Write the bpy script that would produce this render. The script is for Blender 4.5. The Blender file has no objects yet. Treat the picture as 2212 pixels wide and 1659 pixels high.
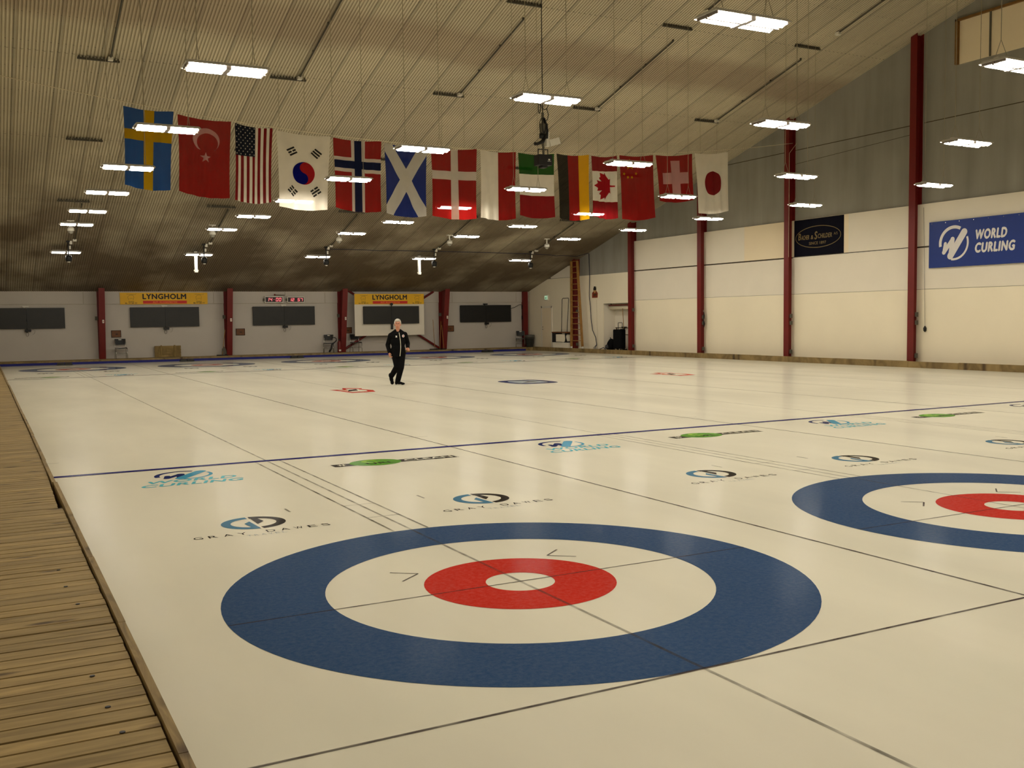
import bpy, bmesh, math, random
from mathutils import Vector, Matrix
random.seed(7)
S = bpy.context.scene
COL = S.collection
PI = math.pi

# ---------------------------------------------------------------- camera
CAM = (-2.96227851, -5.51466158, 1.67057684)
YAW, PITCH, ROLL, FPX = 0.487096784, -0.0657429272, -0.0132185396, 2159.50071
def cam_axes():
    cy, sy = math.cos(YAW), math.sin(YAW); cp, sp = math.cos(PITCH), math.sin(PITCH)
    f = Vector((sy*cp, cy*cp, sp)); r = Vector((cy, -sy, 0)); u = r.cross(f)
    cr, sr = math.cos(ROLL), math.sin(ROLL)
    return cr*r + sr*u, -sr*r + cr*u, f
_r, _u, _f = cam_axes()
cd = bpy.data.cameras.new('camera'); cam = bpy.data.objects.new('camera', cd); COL.objects.link(cam)
M = Matrix((( _r.x, _u.x, -_f.x, CAM[0]), (_r.y, _u.y, -_f.y, CAM[1]), (_r.z, _u.z, -_f.z, CAM[2]), (0, 0, 0, 1)))
cam.matrix_world = M
cd.sensor_fit = 'HORIZONTAL'; cd.sensor_width = 36; cd.lens = FPX/2212*36; cd.clip_start = .05; cd.clip_end = 200
S.camera = cam
# ---------------------------------------------------------------- world and exposure
w = bpy.data.worlds.new('world'); S.world = w; w.use_nodes = True
w.node_tree.nodes['Background'].inputs[0].default_value = (.5, .45, .36, 1)
w.node_tree.nodes['Background'].inputs[1].default_value = .02
S.view_settings.view_transform = 'Standard'; S.view_settings.look = 'None'
S.view_settings.gamma = 1; S.view_settings.use_curve_mapping = False
S.view_settings.exposure = 0.93
S.cycles.max_bounces = 8; S.cycles.diffuse_bounces = 4; S.cycles.glossy_bounces = 3; S.cycles.transparent_max_bounces = 6
S.cycles.caustics_reflective = False; S.cycles.caustics_refractive = False; S.cycles.adaptive_threshold = .06
LAMP_E = 39.0                       # strength of the tubes
LAMP_C = (1.0, .935, .825)

# ---------------------------------------------------------------- materials
def lin(c):
    return tuple(((x/255)/12.92 if x/255 <= .04045 else ((x/255+.055)/1.055)**2.4) for x in c)
MATS = {}
def N(nt, t, **k):
    n = nt.nodes.new(t)
    for a, b in k.items(): setattr(n, a, b)
    return n
def math_node(nt, op, a, b=None):
    n = N(nt, 'ShaderNodeMath', operation=op)
    for i, v in enumerate((a, b)):
        if v is None: continue
        if isinstance(v, (int, float)): n.inputs[i].default_value = v
        else: nt.links.new(v, n.inputs[i])
    return n.outputs[0]
def mat(name, rgb, rough=.6, metal=0, var=.12, scale=6, bump=0, spec=.4, emit=0, emitc=None, stretch=None):
    """principled material whose colour is broken up by noise"""
    if name in MATS: return MATS[name]
    m = bpy.data.materials.new(name); m.use_nodes = True; nt = m.node_tree
    p = nt.nodes['Principled BSDF']
    c = lin(rgb)
    p.inputs['Roughness'].default_value = rough; p.inputs['Metallic'].default_value = metal
    p.inputs['Specular IOR Level'].default_value = spec
    tc = N(nt, 'ShaderNodeTexCoord'); nz = N(nt, 'ShaderNodeTexNoise'); nz.inputs['Scale'].default_value = scale; nz.inputs['Detail'].default_value = 4
    src = tc.outputs['Object']
    if stretch:
        mp = N(nt, 'ShaderNodeMapping'); mp.inputs['Scale'].default_value = stretch
        nt.links.new(src, mp.inputs[0]); src = mp.outputs[0]
    nt.links.new(src, nz.inputs[0])
    r = N(nt, 'ShaderNodeValToRGB')
    r.color_ramp.elements[0].position = .25; r.color_ramp.elements[1].position = .75
    r.color_ramp.elements[0].color = tuple(x*(1-var) for x in c)+(1,)
    r.color_ramp.elements[1].color = tuple(min(1, x*(1+var)) for x in c)+(1,)
    nt.links.new(nz.outputs[0], r.inputs[0]); nt.links.new(r.outputs[0], p.inputs['Base Color'])
    if bump:
        b = N(nt, 'ShaderNodeBump'); b.inputs['Strength'].default_value = bump; b.inputs['Distance'].default_value = .01
        nt.links.new(nz.outputs[0], b.inputs['Height']); nt.links.new(b.outputs[0], p.inputs['Normal'])
    if emit:
        p.inputs['Emission Color'].default_value = (emitc or c)+(1,)
        p.inputs['Emission Strength'].default_value = emit
    MATS[name] = m
    return m
def ice_mat(name, rgb, worn=0.0, rough=.11):
    if name in MATS: return MATS[name]
    m = bpy.data.materials.new(name); m.use_nodes = True; nt = m.node_tree; L = nt.links
    p = nt.nodes['Principled BSDF']; tc = N(nt, 'ShaderNodeTexCoord')
    n1 = N(nt, 'ShaderNodeTexNoise'); n1.inputs['Scale'].default_value = .55; n1.inputs['Detail'].default_value = 5
    mp = N(nt, 'ShaderNodeMapping'); mp.inputs['Scale'].default_value = (1.6, .45, 1)
    L.new(tc.outputs['Object'], mp.inputs[0]); L.new(mp.outputs[0], n1.inputs[0])
    n2 = N(nt, 'ShaderNodeTexNoise'); n2.inputs['Scale'].default_value = 60; n2.inputs['Detail'].default_value = 3
    L.new(tc.outputs['Object'], n2.inputs[0])
    c = lin(rgb)
    r = N(nt, 'ShaderNodeValToRGB'); r.color_ramp.elements[0].position = .3; r.color_ramp.elements[1].position = .7
    r.color_ramp.elements[0].color = tuple(x*.90 for x in c)+(1,); r.color_ramp.elements[1].color = tuple(min(1, x*1.03) for x in c)+(1,)
    L.new(n1.outputs[0], r.inputs[0])
    out = r.outputs[0]
    if worn:
        mx = N(nt, 'ShaderNodeMix', data_type='RGBA'); mx.inputs['B'].default_value = lin((226, 221, 196))+(1,)
        n3 = N(nt, 'ShaderNodeTexNoise'); n3.inputs['Scale'].default_value = 30; n3.inputs['Detail'].default_value = 8; n3.inputs['Roughness'].default_value = .8
        L.new(tc.outputs['Object'], n3.inputs[0])
        f = math_node(nt, 'MULTIPLY', math_node(nt, 'SUBTRACT', n3.outputs[0], .42), worn)
        f = math_node(nt, 'MAXIMUM', f, 0.0)
        L.new(f, mx.inputs['Factor']); L.new(out, mx.inputs['A']); out = mx.outputs['Result']
    L.new(out, p.inputs['Base Color'])
    p.inputs['Specular IOR Level'].default_value = 0; p.inputs['Roughness'].default_value = .9
    b = N(nt, 'ShaderNodeBump'); b.inputs['Strength'].default_value = .035; b.inputs['Distance'].default_value = .002
    L.new(n2.outputs[0], b.inputs['Height'])
    gl = N(nt, 'ShaderNodeBsdfGlossy'); gl.inputs['Color'].default_value = (1, 1, 1, 1); L.new(b.outputs[0], gl.inputs['Normal'])
    L.new(math_node(nt, 'ADD', math_node(nt, 'MULTIPLY', n1.outputs[0], .08), rough), gl.inputs['Roughness'])
    fr = N(nt, 'ShaderNodeFresnel'); fr.inputs['IOR'].default_value = 1.31
    mxs = N(nt, 'ShaderNodeMixShader'); L.new(math_node(nt, 'MULTIPLY', math_node(nt, 'POWER', fr.outputs[0], 3.0), .9), mxs.inputs[0])
    L.new(p.outputs[0], mxs.inputs[1]); L.new(gl.outputs[0], mxs.inputs[2]); L.new(mxs.outputs[0], nt.nodes['Material Output'].inputs[0])
    MATS[name] = m; return m
def wood_mat(name, dark, light, along='x', scale=1.0, pitch=.125):
    if name in MATS: return MATS[name]
    m = bpy.data.materials.new(name); m.use_nodes = True; nt = m.node_tree; L = nt.links
    p = nt.nodes['Principled BSDF']; p.inputs['Roughness'].default_value = .75
    tc = N(nt, 'ShaderNodeTexCoord'); sx = N(nt, 'ShaderNodeSeparateXYZ'); L.new(tc.outputs['Object'], sx.inputs[0])
    a, c = (0, 1) if along == 'x' else (1, 0)
    idx = math_node(nt, 'FLOOR', math_node(nt, 'DIVIDE', sx.outputs[c], pitch))
    cb = N(nt, 'ShaderNodeCombineXYZ')
    L.new(math_node(nt, 'ADD', math_node(nt, 'MULTIPLY', sx.outputs[a], 1.3*scale), math_node(nt, 'MULTIPLY', idx, 7.31)), cb.inputs[0])
    L.new(math_node(nt, 'MULTIPLY', sx.outputs[c], 11*scale), cb.inputs[1]); L.new(sx.outputs[2], cb.inputs[2])
    nz = N(nt, 'ShaderNodeTexNoise'); nz.inputs['Scale'].default_value = 1.6; nz.inputs['Detail'].default_value = 6; nz.inputs['Distortion'].default_value = 1.2
    L.new(cb.outputs[0], nz.inputs[0])
    r = N(nt, 'ShaderNodeValToRGB'); r.color_ramp.elements[0].position = .3; r.color_ramp.elements[1].position = .68
    r.color_ramp.elements[0].color = lin(dark)+(1,); r.color_ramp.elements[1].color = lin(light)+(1,)
    L.new(nz.outputs[0], r.inputs[0])
    wn = N(nt, 'ShaderNodeTexWhiteNoise', noise_dimensions='1D'); L.new(idx, wn.inputs['W'])
    hv = N(nt, 'ShaderNodeHueSaturation'); L.new(r.outputs[0], hv.inputs['Color'])
    L.new(math_node(nt, 'ADD', math_node(nt, 'MULTIPLY', wn.outputs[0], .3), .82), hv.inputs['Value'])
    # knots
    vo = N(nt, 'ShaderNodeTexVoronoi'); vo.inputs['Scale'].default_value = 1
    cb2 = N(nt, 'ShaderNodeCombineXYZ'); L.new(math_node(nt, 'MULTIPLY', sx.outputs[a], 2.2), cb2.inputs[0]); L.new(math_node(nt, 'MULTIPLY', sx.outputs[c], 6.5), cb2.inputs[1])
    L.new(cb2.outputs[0], vo.inputs[0])
    kn = N(nt, 'ShaderNodeValToRGB'); kn.color_ramp.elements[0].position = .07; kn.color_ramp.elements[1].position = .22
    kn.color_ramp.elements[0].color = (.25, .2, .15, 1); kn.color_ramp.elements[1].color = (1, 1, 1, 1)
    L.new(vo.outputs['Distance'], kn.inputs[0])
    mx = N(nt, 'ShaderNodeMix', data_type='RGBA', blend_type='MULTIPLY'); mx.inputs['Factor'].default_value = 1
    L.new(hv.outputs[0], mx.inputs['A']); L.new(kn.outputs[0], mx.inputs['B'])
    L.new(mx.outputs['Result'], p.inputs['Base Color'])
    b = N(nt, 'ShaderNodeBump'); b.inputs['Strength'].default_value = .3; b.inputs['Distance'].default_value = .004
    L.new(nz.outputs[0], b.inputs['Height']); L.new(b.outputs[0], p.inputs['Normal'])
    MATS[name] = m; return m
def concrete_mat():
    m = bpy.data.materials.new('raw_concrete'); m.use_nodes = True; nt = m.node_tree; L = nt.links
    p = nt.nodes['Principled BSDF']; p.inputs['Roughness'].default_value = .9
    tc = N(nt, 'ShaderNodeTexCoord')
    n1 = N(nt, 'ShaderNodeTexNoise'); n1.inputs['Scale'].default_value = .8; n1.inputs['Detail'].default_value = 6
    mp = N(nt, 'ShaderNodeMapping'); mp.inputs['Scale'].default_value = (1, 3.2, .35)
    L.new(tc.outputs['Object'], mp.inputs[0]); L.new(mp.outputs[0], n1.inputs[0])
    n2 = N(nt, 'ShaderNodeTexNoise'); n2.inputs['Scale'].default_value = .5; n2.inputs['Detail'].default_value = 3
    L.new(tc.outputs['Object'], n2.inputs[0])
    r = N(nt, 'ShaderNodeValToRGB'); r.color_ramp.elements[0].position = .3; r.color_ramp.elements[1].position = .72
    r.color_ramp.elements[0].color = lin((132, 129, 118))+(1,); r.color_ramp.elements[1].color = lin((160, 157, 146))+(1,)
    L.new(math_node(nt, 'MULTIPLY', math_node(nt, 'ADD', n1.outputs[0], n2.outputs[0]), .5), r.inputs[0])
    L.new(r.outputs[0], p.inputs['Base Color'])
    MATS['raw_concrete'] = m; return m
def ceiling_mat(name, rgb):
    m = bpy.data.materials.new(name); m.use_nodes = True; nt = m.node_tree; L = nt.links
    p = nt.nodes['Principled BSDF']; p.inputs['Roughness'].default_value = .55; p.inputs['Specular IOR Level'].default_value = .3
    tc = N(nt, 'ShaderNodeTexCoord'); sx = N(nt, 'ShaderNodeSeparateXYZ'); L.new(tc.outputs['Object'], sx.inputs[0])
    c = lin(rgb)
    # sheet to sheet tone
    wn = N(nt, 'ShaderNodeTexWhiteNoise', noise_dimensions='1D'); L.new(math_node(nt, 'FLOOR', sx.outputs[0]), wn.inputs['W'])
    v = math_node(nt, 'ADD', math_node(nt, 'MULTIPLY', wn.outputs[0], .14), .90)
    # lap line at the side of each sheet
    fx = math_node(nt, 'FRACT', sx.outputs[0])
    v = math_node(nt, 'MULTIPLY', v, math_node(nt, 'SUBTRACT', 1.0, math_node(nt, 'MULTIPLY', math_node(nt, 'LESS_THAN', fx, .08), .3)))
    # screw rows
    rib = math_node(nt, 'FRACT', math_node(nt, 'MULTIPLY', sx.outputs[0], 6.0))
    for per, off in ((1.22, .3), (4.6, .95)):
        fy = math_node(nt, 'FRACT', math_node(nt, 'DIVIDE', math_node(nt, 'ADD', sx.outputs[1], off), per))
        d = math_node(nt, 'MULTIPLY', math_node(nt, 'LESS_THAN', fy, .026/per), math_node(nt, 'LESS_THAN', rib, .2 if per < 2 else .5))
        v = math_node(nt, 'MULTIPLY', v, math_node(nt, 'SUBTRACT', 1.0, math_node(nt, 'MULTIPLY', d, .5)))
    nz = N(nt, 'ShaderNodeTexNoise'); nz.inputs['Scale'].default_value = .35; nz.inputs['Detail'].default_value = 4
    mp = N(nt, 'ShaderNodeMapping'); mp.inputs['Scale'].default_value = (.7, 1.5, 1); L.new(tc.outputs['Object'], mp.inputs[0]); L.new(mp.outputs[0], nz.inputs[0])
    v = math_node(nt, 'MULTIPLY', v, math_node(nt, 'ADD', math_node(nt, 'MULTIPLY', nz.outputs[0], .5), .73))
    cc = N(nt, 'ShaderNodeMix', data_type='RGBA', blend_type='MULTIPLY'); cc.inputs['Factor'].default_value = 1
    cc.inputs['A'].default_value = c+(1,)
    cb = N(nt, 'ShaderNodeCombineColor'); 
    for i in range(3): L.new(v, cb.inputs[i])
    L.new(cb.outputs[0], cc.inputs['B'])
    # darker reddish band running along the hall
    n2 = N(nt, 'ShaderNodeTexNoise'); n2.inputs['Scale'].default_value = .25; L.new(tc.outputs['Object'], n2.inputs[0])
    dy = math_node(nt, 'ABSOLUTE', math_node(nt, 'SUBTRACT', math_node(nt, 'ADD', sx.outputs[1], math_node(nt, 'MULTIPLY', n2.outputs[0], 1.4)), 20.35))
    band = math_node(nt, 'MAXIMUM', math_node(nt, 'SUBTRACT', 1.0, math_node(nt, 'MULTIPLY', dy, .95)), 0.0)
    band = math_node(nt, 'MINIMUM', math_node(nt, 'MULTIPLY', band, 1.0), .5)
    st = N(nt, 'ShaderNodeMix', data_type='RGBA'); st.inputs['B'].default_value = tuple(x*y for x, y in zip(c, (.52, .41, .38)))+(1,)
    L.new(band, st.inputs['Factor']); L.new(cc.outputs['Result'], st.inputs['A'])
    # brown blotches plus painted light fall-off, darker toward the far wall
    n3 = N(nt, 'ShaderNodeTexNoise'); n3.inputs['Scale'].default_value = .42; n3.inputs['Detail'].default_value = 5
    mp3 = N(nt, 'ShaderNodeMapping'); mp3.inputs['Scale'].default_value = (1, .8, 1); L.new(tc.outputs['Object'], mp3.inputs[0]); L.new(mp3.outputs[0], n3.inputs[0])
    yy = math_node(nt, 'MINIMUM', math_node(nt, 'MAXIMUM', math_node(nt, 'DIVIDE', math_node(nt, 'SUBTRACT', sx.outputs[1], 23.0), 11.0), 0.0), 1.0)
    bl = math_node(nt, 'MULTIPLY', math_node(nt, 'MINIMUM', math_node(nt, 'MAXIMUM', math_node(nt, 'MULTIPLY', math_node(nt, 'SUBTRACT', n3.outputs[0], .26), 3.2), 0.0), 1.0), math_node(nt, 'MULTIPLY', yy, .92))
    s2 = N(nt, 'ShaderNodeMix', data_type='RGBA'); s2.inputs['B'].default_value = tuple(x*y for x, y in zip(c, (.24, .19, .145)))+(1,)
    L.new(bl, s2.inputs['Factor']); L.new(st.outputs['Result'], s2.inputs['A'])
    L.new(s2.outputs['Result'], p.inputs['Base Color'])
    MATS[name] = m; return m
def cloth_mat(name, rgb, tr=.38, see=.05):
    if name in MATS: return MATS[name]
    m = bpy.data.materials.new(name); m.use_nodes = True; nt = m.node_tree; L = nt.links
    out = nt.nodes['Material Output']; nt.nodes.remove(nt.nodes['Principled BSDF'])
    c = lin(rgb)
    tc = N(nt, 'ShaderNodeTexCoord'); nz = N(nt, 'ShaderNodeTexNoise'); nz.inputs['Scale'].default_value = 3; L.new(tc.outputs['Object'], nz.inputs[0])
    r = N(nt, 'ShaderNodeValToRGB'); r.color_ramp.elements[0].color = tuple(x*.88 for x in c)+(1,); r.color_ramp.elements[1].color = tuple(min(1, x*1.08) for x in c)+(1,)
    L.new(nz.outputs[0], r.inputs[0])
    d = N(nt, 'ShaderNodeBsdfDiffuse'); t = N(nt, 'ShaderNodeBsdfTranslucent'); tp = N(nt, 'ShaderNodeBsdfTransparent')
    L.new(r.outputs[0], d.inputs[0]); L.new(r.outputs[0], t.inputs[0])
    m1 = N(nt, 'ShaderNodeMixShader'); m1.inputs[0].default_value = tr; L.new(d.outputs[0], m1.inputs[1]); L.new(t.outputs[0], m1.inputs[2])
    m2 = N(nt, 'ShaderNodeMixShader'); m2.inputs[0].default_value = see; L.new(m1.outputs[0], m2.inputs[1]); L.new(tp.outputs[0], m2.inputs[2])
    L.new(m2.outputs[0], out.inputs[0])
    MATS[name] = m; return m
def lamp_mat(name, strength, color):
    m = bpy.data.materials.new(name); m.use_nodes = True; nt = m.node_tree
    p = nt.nodes['Principled BSDF']; p.inputs['Base Color'].default_value = (.9, .9, .85, 1)
    p.inputs['Emission Color'].default_value = tuple(color)+(1,); p.inputs['Emission Strength'].default_value = strength
    MATS[name] = m; return m

ICE = ice_mat('pebbled_ice', (228, 223, 202))
ICE_BLUE = ice_mat('ice_blue_paint', (54, 80, 116), .22)
ICE_RED = ice_mat('ice_red_paint', (198, 48, 36), .25)
ICE_HOG = ice_mat('ice_hog_paint', (36, 34, 106), .1)
def line_mat(name, rgb, see):
    m = ice_mat(name, rgb); nt = m.node_tree; out = nt.nodes['Material Output']; src = out.inputs[0].links[0].from_socket
    tp = N(nt, 'ShaderNodeBsdfTransparent'); mx = N(nt, 'ShaderNodeMixShader')
    tc = N(nt, 'ShaderNodeTexCoord'); nz = N(nt, 'ShaderNodeTexNoise'); nz.inputs['Scale'].default_value = 5; nz.inputs['Detail'].default_value = 6; nt.links.new(tc.outputs['Object'], nz.inputs[0])
    nt.links.new(math_node(nt, 'MINIMUM', math_node(nt, 'MAXIMUM', math_node(nt, 'ADD', math_node(nt, 'MULTIPLY', math_node(nt, 'SUBTRACT', nz.outputs[0], .5), 1.2), see), 0.0), 1.0), mx.inputs[0])
    nt.links.new(src, mx.inputs[1]); nt.links.new(tp.outputs[0], mx.inputs[2]); nt.links.new(mx.outputs[0], out.inputs[0]); return m
ICE_LINE = line_mat('ice_line_grey', (84, 72, 70), .30)
ICE_LINE2 = line_mat('ice_line_soft', (96, 88, 76), .52)
ICE_LINE3 = line_mat('ice_line_wide', (92, 84, 76), .62)
ICE_BLACK = ice_mat('ice_black_paint', (48, 42, 36), .1)
ICE_STEEL = ice_mat('ice_steel_blue', (74, 122, 150), .1)
ICE_TEAL = ice_mat('ice_teal', (96, 188, 202), .15)
ICE_GREEN = ice_mat('ice_green', (88, 150, 40), .3)
ICE_GREEN2 = ice_mat('ice_green_light', (142, 190, 60), .3)
ICE_GREY = ice_mat('ice_pale_grey', (165, 172, 170), .6)
ICE_TEAL2 = ice_mat('ice_teal_deep', (64, 150, 184), .15)
ICE_ORANGE = ice_mat('ice_orange', (214, 92, 44), .6)
ICE_DEEP = ice_mat('ice_deep_blue', (26, 40, 98), .1)
DECK = wood_mat('boardwalk_timber', (134, 112, 68), (170, 145, 94), 'x')
KERB = wood_mat('kerb_timber', (108, 88, 50), (156, 132, 84), 'y', pitch=.5)
KERBX = wood_mat('kerb_timber_far', (112, 92, 52), (168, 144, 92), 'x', pitch=.5)
CRATEW = wood_mat('crate_timber', (112, 92, 48), (160, 134, 78), 'x', 2, .12)
LADW = mat('ladder_timber', (156, 114, 56), .6, var=.18, scale=14)
WHITEP = mat('white_wall_panel', (232, 224, 206), .6, var=.025, scale=1.2)
CREAMP = mat('cream_wall_panel', (238, 222, 190), .6, var=.025, scale=1.2)
LOWP = mat('lower_wall_panel', (240, 230, 204), .6, var=.03, scale=.8)
FARW = mat('far_wall_paint', (200, 193, 182), .8, var=.04, scale=.9)
SEAM = mat('panel_joint', (70, 60, 44), .8)
SEAML = mat('panel_joint_light', (170, 160, 138), .8)
CONC = concrete_mat()
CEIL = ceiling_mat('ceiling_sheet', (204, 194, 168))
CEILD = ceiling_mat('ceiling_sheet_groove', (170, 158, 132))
RED = mat('red_steel_paint', (108, 20, 15), .45, var=.1, scale=3)
BLACK = mat('black_plastic', (20, 19, 18), .5, var=.2)
BLACKM = mat('black_cloth', (15, 15, 16), .95, var=.25, scale=20, spec=.1)
SCREEN = mat('covered_screen', (25, 24, 17), .42, var=.35, scale=2.2)
STEEL = mat('galvanised_steel', (120, 116, 104), .5, .6)
DARKST = mat('dark_steel', (84, 80, 70), .6, .4)
CHROME = mat('chrome_tube', (180, 178, 170), .25, .9)
WHITEPL = mat('white_plastic', (226, 222, 208), .5, var=.04)
LAMPH = mat('lamp_housing', (190, 186, 176), .4, var=.04)
LAMPD = mat('lamp_divider', (120, 110, 100), .6, var=.04)
TUBE = lamp_mat('lamp_diffuser_lit', LAMP_E, LAMP_C)
TUBEF = lamp_mat('dimmed_diffuser_lit', LAMP_E*.36, LAMP_C)  # last row dimmed to darken the far wall and low ceiling
WIRE = mat('hanging_wire', (150, 140, 116), .5, .1)
WIREL = mat('pale_cord', (206, 194, 164), .7)
CABLE = mat('blue_black_cable', (30, 34, 58), .5)
FOAM = mat('blue_foam', (18, 24, 116), .6, var=.1)
YELLOW = mat('banner_yellow', (236, 182, 14), .5, var=.04)
INK = mat('banner_ink', (22, 12, 10), .5)
BRED = mat('banner_red', (214, 40, 22), .5, var=.04)
ORANGET = mat('banner_orange', (250, 150, 60), .5, var=.04)
BBLUE = mat('banner_blue', (8, 46, 126), .5, var=.05)
BWHITE = mat('banner_white', (222, 218, 214), .5, var=.03)
NAVY = mat('sign_navy', (14, 14, 26), .85, var=.1, spec=.1)
GOLD = mat('sign_gold', (112, 94, 50), .45, .2)
LEDBG = mat('clock_face', (30, 4, 6), .3)
LED = lamp_mat('clock_digits_lit', 1.0, (.9, .04, .08))
SKINM = mat('person_skin', (206, 146, 118), .6, var=.08, scale=20)
HAIRM = mat('person_grey_hair', (206, 202, 190), .8, var=.2, scale=60, bump=.4)
EXITM = lamp_mat('exit_sign_lit', .3, (.35, .75, .45))
BRASS = mat('brass', (150, 120, 60), .35, .8)
PLAQ = mat('plaque_wood', (112, 66, 26), .5, var=.25, scale=9)
BROWN = mat('brown_trim', (70, 44, 22), .6)
GREYF = mat('grey_felt', (92, 88, 76), .8)

# ---------------------------------------------------------------- mesh builder
class MB:
    def __init__(s): s.v = []; s.f = []; s.m = []
    def add(s, vs, fs, m=0):
        b = len(s.v); s.v += [tuple(v) for v in vs]; s.f += [tuple(i+b for i in f) for f in fs]; s.m += [m]*len(fs); return s
    def box(s, a, b, m=0, mx=None):
        x0, y0, z0 = a; x1, y1, z1 = b
        vs = [Vector(p) for p in ((x0,y0,z0),(x1,y0,z0),(x1,y1,z0),(x0,y1,z0),(x0,y0,z1),(x1,y0,z1),(x1,y1,z1),(x0,y1,z1))]
        if mx: vs = [mx @ v for v in vs]
        return s.add(vs, [(0,3,2,1),(4,5,6,7),(0,1,5,4),(1,2,6,5),(2,3,7,6),(3,0,4,7)], m)
    def cbox(s, c, d, m=0, mx=None):
        return s.box([c[i]-d[i]/2 for i in range(3)], [c[i]+d[i]/2 for i in range(3)], m, mx)
    def cyl(s, p, q, r0, r1=None, n=10, m=0, cap=True):
        p = Vector(p); q = Vector(q); r1 = r0 if r1 is None else r1
        d = (q-p).normalized(); a = d.orthogonal().normalized(); b = d.cross(a)
        vs = []
        for c, r in ((p, r0), (q, r1)):
            for i in range(n):
                t = 2*PI*i/n; vs.append(c+a*(r*math.cos(t))+b*(r*math.sin(t)))
        fs = [(i, (i+1) % n, n+(i+1) % n, n+i) for i in range(n)]
        if cap: fs += [tuple(range(n-1, -1, -1)), tuple(range(n, 2*n))]
        return s.add(vs, fs, m)
    def tube(s, pts, r, n=8, m=0):
        pts = [Vector(p) for p in pts]; rings = []; a = None
        for i, p in enumerate(pts):
            d = (pts[min(i+1, len(pts)-1)]-pts[max(i-1, 0)]).normalized()
            a = d.orthogonal().normalized() if a is None else (a-d*a.dot(d)).normalized()
            b = d.cross(a); rr = r[i] if isinstance(r, (list, tuple)) else r
            rings.append([p+a*(rr*math.cos(2*PI*k/n))+b*(rr*math.sin(2*PI*k/n)) for k in range(n)])
        vs = [v for g in rings for v in g]; fs = []
        for i in range(len(rings)-1):
            for k in range(n):
                fs.append((i*n+k, i*n+(k+1) % n, (i+1)*n+(k+1) % n, (i+1)*n+k))
        fs += [tuple(range(n-1, -1, -1)), tuple(range((len(rings)-1)*n, len(rings)*n))]
        return s.add(vs, fs, m)
    def lathe(s, prof, c=(0,0,0), n=20, m=0, mx=None):
        vs = []; fs = []
        for r, z in prof:
            for k in range(n):
                v = Vector((r*math.cos(2*PI*k/n), r*math.sin(2*PI*k/n), z))
                if mx: v = mx @ v
                vs.append(v+Vector(c))
        for i in range(len(prof)-1):
            for k in range(n): fs.append((i*n+k, i*n+(k+1) % n, (i+1)*n+(k+1) % n, (i+1)*n+k))
        fs += [tuple(range(n-1, -1, -1)), tuple(range((len(prof)-1)*n, len(prof)*n))]
        return s.add(vs, fs, m)
    def ring(s, cx, cy, r0, r1, z=0, n=96, m=0, a0=0, a1=2*PI):
        vs = []; full = abs(a1-a0-2*PI) < 1e-6; k = n if full else n+1
        for i in range(k):
            t = a0+(a1-a0)*i/n; vs += [(cx+r0*math.cos(t), cy+r0*math.sin(t), z), (cx+r1*math.cos(t), cy+r1*math.sin(t), z)]
        fs = [(2*i, 2*i+1, 2*((i+1) % k)+1, 2*((i+1) % k)) for i in range(n)]
        return s.add(vs, fs, m)
    def poly(s, pts, z=0, m=0):
        pts = list(pts)
        ar = sum(pts[i][0]*pts[(i+1) % len(pts)][1]-pts[(i+1) % len(pts)][0]*pts[i][1] for i in range(len(pts)))
        if ar < 0: pts = pts[::-1]
        bm = bmesh.new(); vs = [bm.verts.new((p[0], p[1], z)) for p in pts]; bm.faces.new(vs)
        bmesh.ops.triangulate(bm, faces=bm.faces[:]); bm.verts.index_update()
        s.add([v.co.copy() for v in bm.verts], [[v.index for v in f.verts] for f in bm.faces], m); bm.free(); return s
    def prism(s, pts, d, m=0, mx=None):
        """2D outline in XZ (x, z) pushed along +Y by d"""
        t = MB().poly(pts, 0)
        n = len(t.v); vs = [Vector((v[0], 0, v[1])) for v in t.v]+[Vector((v[0], d, v[1])) for v in t.v]
        k = len(pts); fs = [f for f in t.f]+[tuple(i+n for i in reversed(f)) for f in t.f]
        ar = sum(pts[i][0]*pts[(i+1) % k][1]-pts[(i+1) % k][0]*pts[i][1] for i in range(k)); 
        fs += [((i+1) % k, i, i+n, (i+1) % k+n) for i in range(k)]
        if mx: vs = [mx @ v for v in vs]
        return s.add(vs, fs, m)
    def xf(s, mx): s.v = [tuple(mx @ Vector(v)) for v in s.v]; return s
    def join(s, o, mx=None, mo=0):
        vs = [mx @ Vector(v) for v in o.v] if mx else o.v
        b = len(s.v); s.v += [tuple(v) for v in vs]; s.f += [tuple(i+b for i in f) for f in o.f]; s.m += [i+mo for i in o.m]; return s
    def build(s, name, mats, parent=None, smooth=False, loc=None):
        me = bpy.data.meshes.new(name); me.from_pydata(s.v, [], s.f)
        if not isinstance(mats, (list, tuple)): mats = [mats]
        for m in mats: me.materials.append(m)
        me.polygons.foreach_set('material_index', s.m)
        if smooth: me.polygons.foreach_set('use_smooth', [True]*len(s.f))
        me.update()
        o = bpy.data.objects.new(name, me); COL.objects.link(o)
        if parent: o.parent = parent
        if loc: o.location = loc
        return o
def tag(o, label, cat, group=None, kind=None):
    if label: o['label'] = label
    if cat: o['category'] = cat
    if group: o['group'] = group
    if kind: o['kind'] = kind
    return o
def empty(name, loc=(0,0,0), rz=0):
    o = bpy.data.objects.new(name, None); COL.objects.link(o); o.location = loc; o.rotation_euler = (0, 0, rz); o.empty_display_size = .2
    return o
def thing(name, label, cat, loc=(0,0,0), rz=0, group=None):
    return tag(empty(name, loc, rz), label, cat, group)
def struct(o): o['kind'] = 'structure'; return o
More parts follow.
